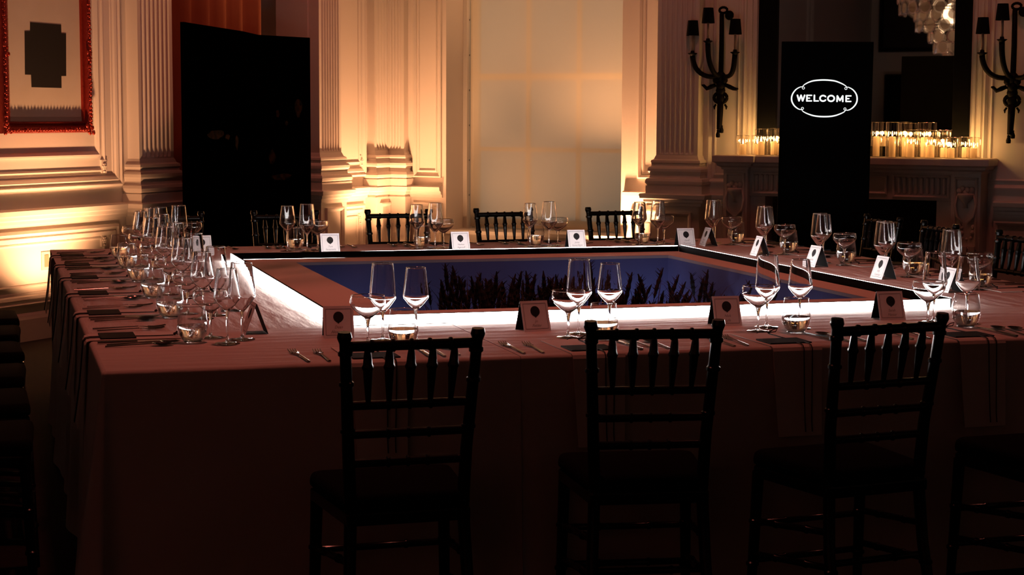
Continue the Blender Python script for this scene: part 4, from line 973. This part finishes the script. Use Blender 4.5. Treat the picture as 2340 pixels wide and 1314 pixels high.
def print_mesh(sgn):
    b = MB(); iw = 0.0011
    rect = [(-0.040, 0.09), (0.040, 0.09), (0.040, 0.91), (-0.040, 0.91)]
    for i in range(4):
        (xa, ha), (xb, hb) = rect[i], rect[(i+1) % 4]
        if ha == hb: q = [(xa, ha-0.006), (xb, ha-0.006), (xb, ha+0.006), (xa, ha+0.006)]
        else: q = [(xa-iw/2, ha), (xa+iw/2, ha), (xb+iw/2, hb), (xb-iw/2, hb)]
        b.add(face_map(sgn, q), [(0, 1, 2, 3)])
    return b.mesh('printed_border', INKB)
def balloon_mesh(sgn):
    pts = []
    for k in range(28):
        a = 2*PI*k/28; x = 0.0165*math.cos(a); h = 0.66+0.17*math.sin(a)
        if math.sin(a) < -0.75: x *= 0.85; h -= 0.012
        pts.append((x, h))
    b = MB().add(face_map(sgn, pts), [tuple(range(28))])
    b.add(face_map(sgn, [(-0.0022, 0.455), (0.0022, 0.455), (0.0022, 0.485), (-0.0022, 0.485)]), [(0, 1, 2, 3)])
    return b.mesh('balloon_motif', INKB)
PRN = {s: print_mesh(s) for s in (-1, 1)}; BAL = {s: balloon_mesh(s) for s in (-1, 1)}
def name_obj(lines, sgn, parent):
    for ln, h0, sz in lines:
        me = text_mesh(ln, sz, INKG)
        for v in me.vertices:
            q = face_map(sgn, [(v.co.x, h0+v.co.y/CH)])[0]; v.co = q
        link('name_lettering', me, parent)
def scribble(sgn, parent, rg_):
    b = MB()
    for h0, w_ in ((0.34, 0.011), (0.20, 0.019)):
        n = 22; pts = [(-w_+2*w_*k/n, h0+(0.035*math.sin(k*1.9)+0.012*math.sin(k*0.7))) for k in range(n+1)]
        for i in range(n):
            (xa, ha), (xb, hb) = pts[i], pts[i+1]; b.add(face_map(sgn, [(xa, ha-0.008), (xb, hb-0.008), (xb, hb+0.008), (xa, ha+0.008)]), [(0, 1, 2, 3)])
    b.obj('name_lettering', INKG, parent)
used = {k: False for k in P}
def put_glass(kind, loc, label):
    grp = {'wine': 'tall wine glasses on the table', 'small': 'smaller wine glasses on the table', 'coupe': 'coupe glasses on the table', 'tumbler': 'half-full water tumblers on the table'}[kind]
    if not used[kind]:
        used[kind] = True; r = P[kind]; r.location = loc; r['label'] = label; r['group'] = grp
    else: clone(P[kind], loc, random.uniform(0, 6), label, grp)
def setting(sd, i, cx, cy, rz, names=None, dg=(0, 0), card=(-0.01, 0.575), detail=True):
    """cx,cy: point on the table edge in front of the guest; rz: local +y = towards the table centre"""
    ca, sa = math.cos(rz), math.sin(rz); jr = random.Random(ord(sd)*31+i*7)
    def T(x, y, z=0.0): return (cx+ca*x-sa*y, cy+sa*x+ca*y, TZ+z)
    wh = where(sd, i); J = lambda a=0.012: jr.uniform(-a, a)
    put_glass('coupe', T(0.035+dg[0]+J(.005), 0.375+dg[1]+J(.005)), 'broad coupe glass, %s' % wh)
    put_glass('wine', T(0.105+dg[0]+J(.005), 0.462+dg[1]+J(.005)), 'tall angular wine glass, %s' % wh)
    put_glass('small', T(0.192+dg[0]+J(.005), 0.405+dg[1]+J(.005)), 'slimmer wine glass, %s' % wh)
    put_glass('tumbler', T(0.135+dg[0]+J(.005), 0.305+dg[1]+J(.005)), 'half-full water tumbler, %s' % wh)
    # card
    c = thing('place_card', 'tent card with black balloon, %s' % wh, 'place card', T(card[0]+J(), card[1]+J(), 0.0), rz+J(0.12), 'balloon place cards')
    for s in (-1, 1):
        lf = link('card_leaf', LEAF[s][0], c); link('leaf_back', LEAF[s][1], lf); link('printed_border', PRN[s], c); link('balloon_motif', BAL[s], c)
        if names: name_obj([(names[0], 0.30, 0.0125), (names[1], 0.155, 0.0125 if len(names[1]) < 11 else 0.0105)], s, c)
        else: scribble(s, c, jr)
    def cut(nm, me, x, y, a, lab, cat_):
        o = link(nm, me, None, T(x, y, 0.0004), rz+a); tag(o, 'steel %s, %s' % (lab, wh), cat_, 'cutlery on the table')
    cut('fork', FORK1, -0.205+J(0.006), 0.035+J(), J(0.06), 'outer fork', 'fork'); cut('fork', FORK2, -0.150+J(0.006), 0.03+J(), J(0.06), 'inner fork', 'fork')
    cut('knife', KNIFE, 0.155+J(0.005), 0.03+J(), J(0.05), 'table knife', 'knife'); cut('spoon', SPOON1, 0.198+J(0.005), 0.035+J(), J(0.06), 'inner spoon', 'spoon'); cut('spoon', SPOON2, 0.245+J(0.005), 0.04+J(), J(0.06), 'outer spoon', 'spoon')
    nx = J(0.01)
    o = link('napkin', NAP, None, T(nx, 0.0, 0.0), rz); tag(o, 'hanging folded pale napkin, %s' % wh, 'napkin', 'napkins hanging over the table edge')
    m = thing('tied_menu', 'black menu card with cord, %s' % wh, 'menu', T(nx, 0.0, 0.0038), rz, 'black menu cards on the napkins')
    link('menu_card', TAGM, m); link('hanging_cord', CORDM, m); link('tied_cord', BOWM, m)

FN = [('Dean', 'Alexander'), ('Jo', 'Fielder'), ('Nick', 'Lyle'), ('Sarah', 'Nassar'), None]
for i, x in enumerate([1.055, 1.703, 2.362, 2.985, 3.61]): setting('F', i, x, TY0, 0.0, FN[i])
BN = [None, ('Tom', 'Santamaria'), ('Nathan', 'Ingersoll'), ('Jenny', 'Fischer-Martin'), ('Geoff', 'Freeman')]
for i, x in enumerate([0.97, 1.612, 2.283, 2.91, 3.525]): setting('B', i, x, TY1, PI, BN[i], dg=(-0.02, -0.03), card=(-0.02, 0.53))
RN = [('Megan', 'Bilby'), ('Lily', 'Bai'), ('Addie', 'Lopez'), ('Will', 'Coppinger'), None]
for i, y in enumerate([8.755, 8.09, 7.445, 6.82, 6.255]): setting('R', i, TX1, y, PI/2, RN[i], dg=(0.0, -0.03), card=(0.0, 0.49))
for i, y in enumerate([8.83, 8.29, 7.64, 6.97, 6.29, 5.62]): setting('L', i, TX0, y, -PI/2, None, dg=(0.05, 0.0), card=(0.0, 0.525))
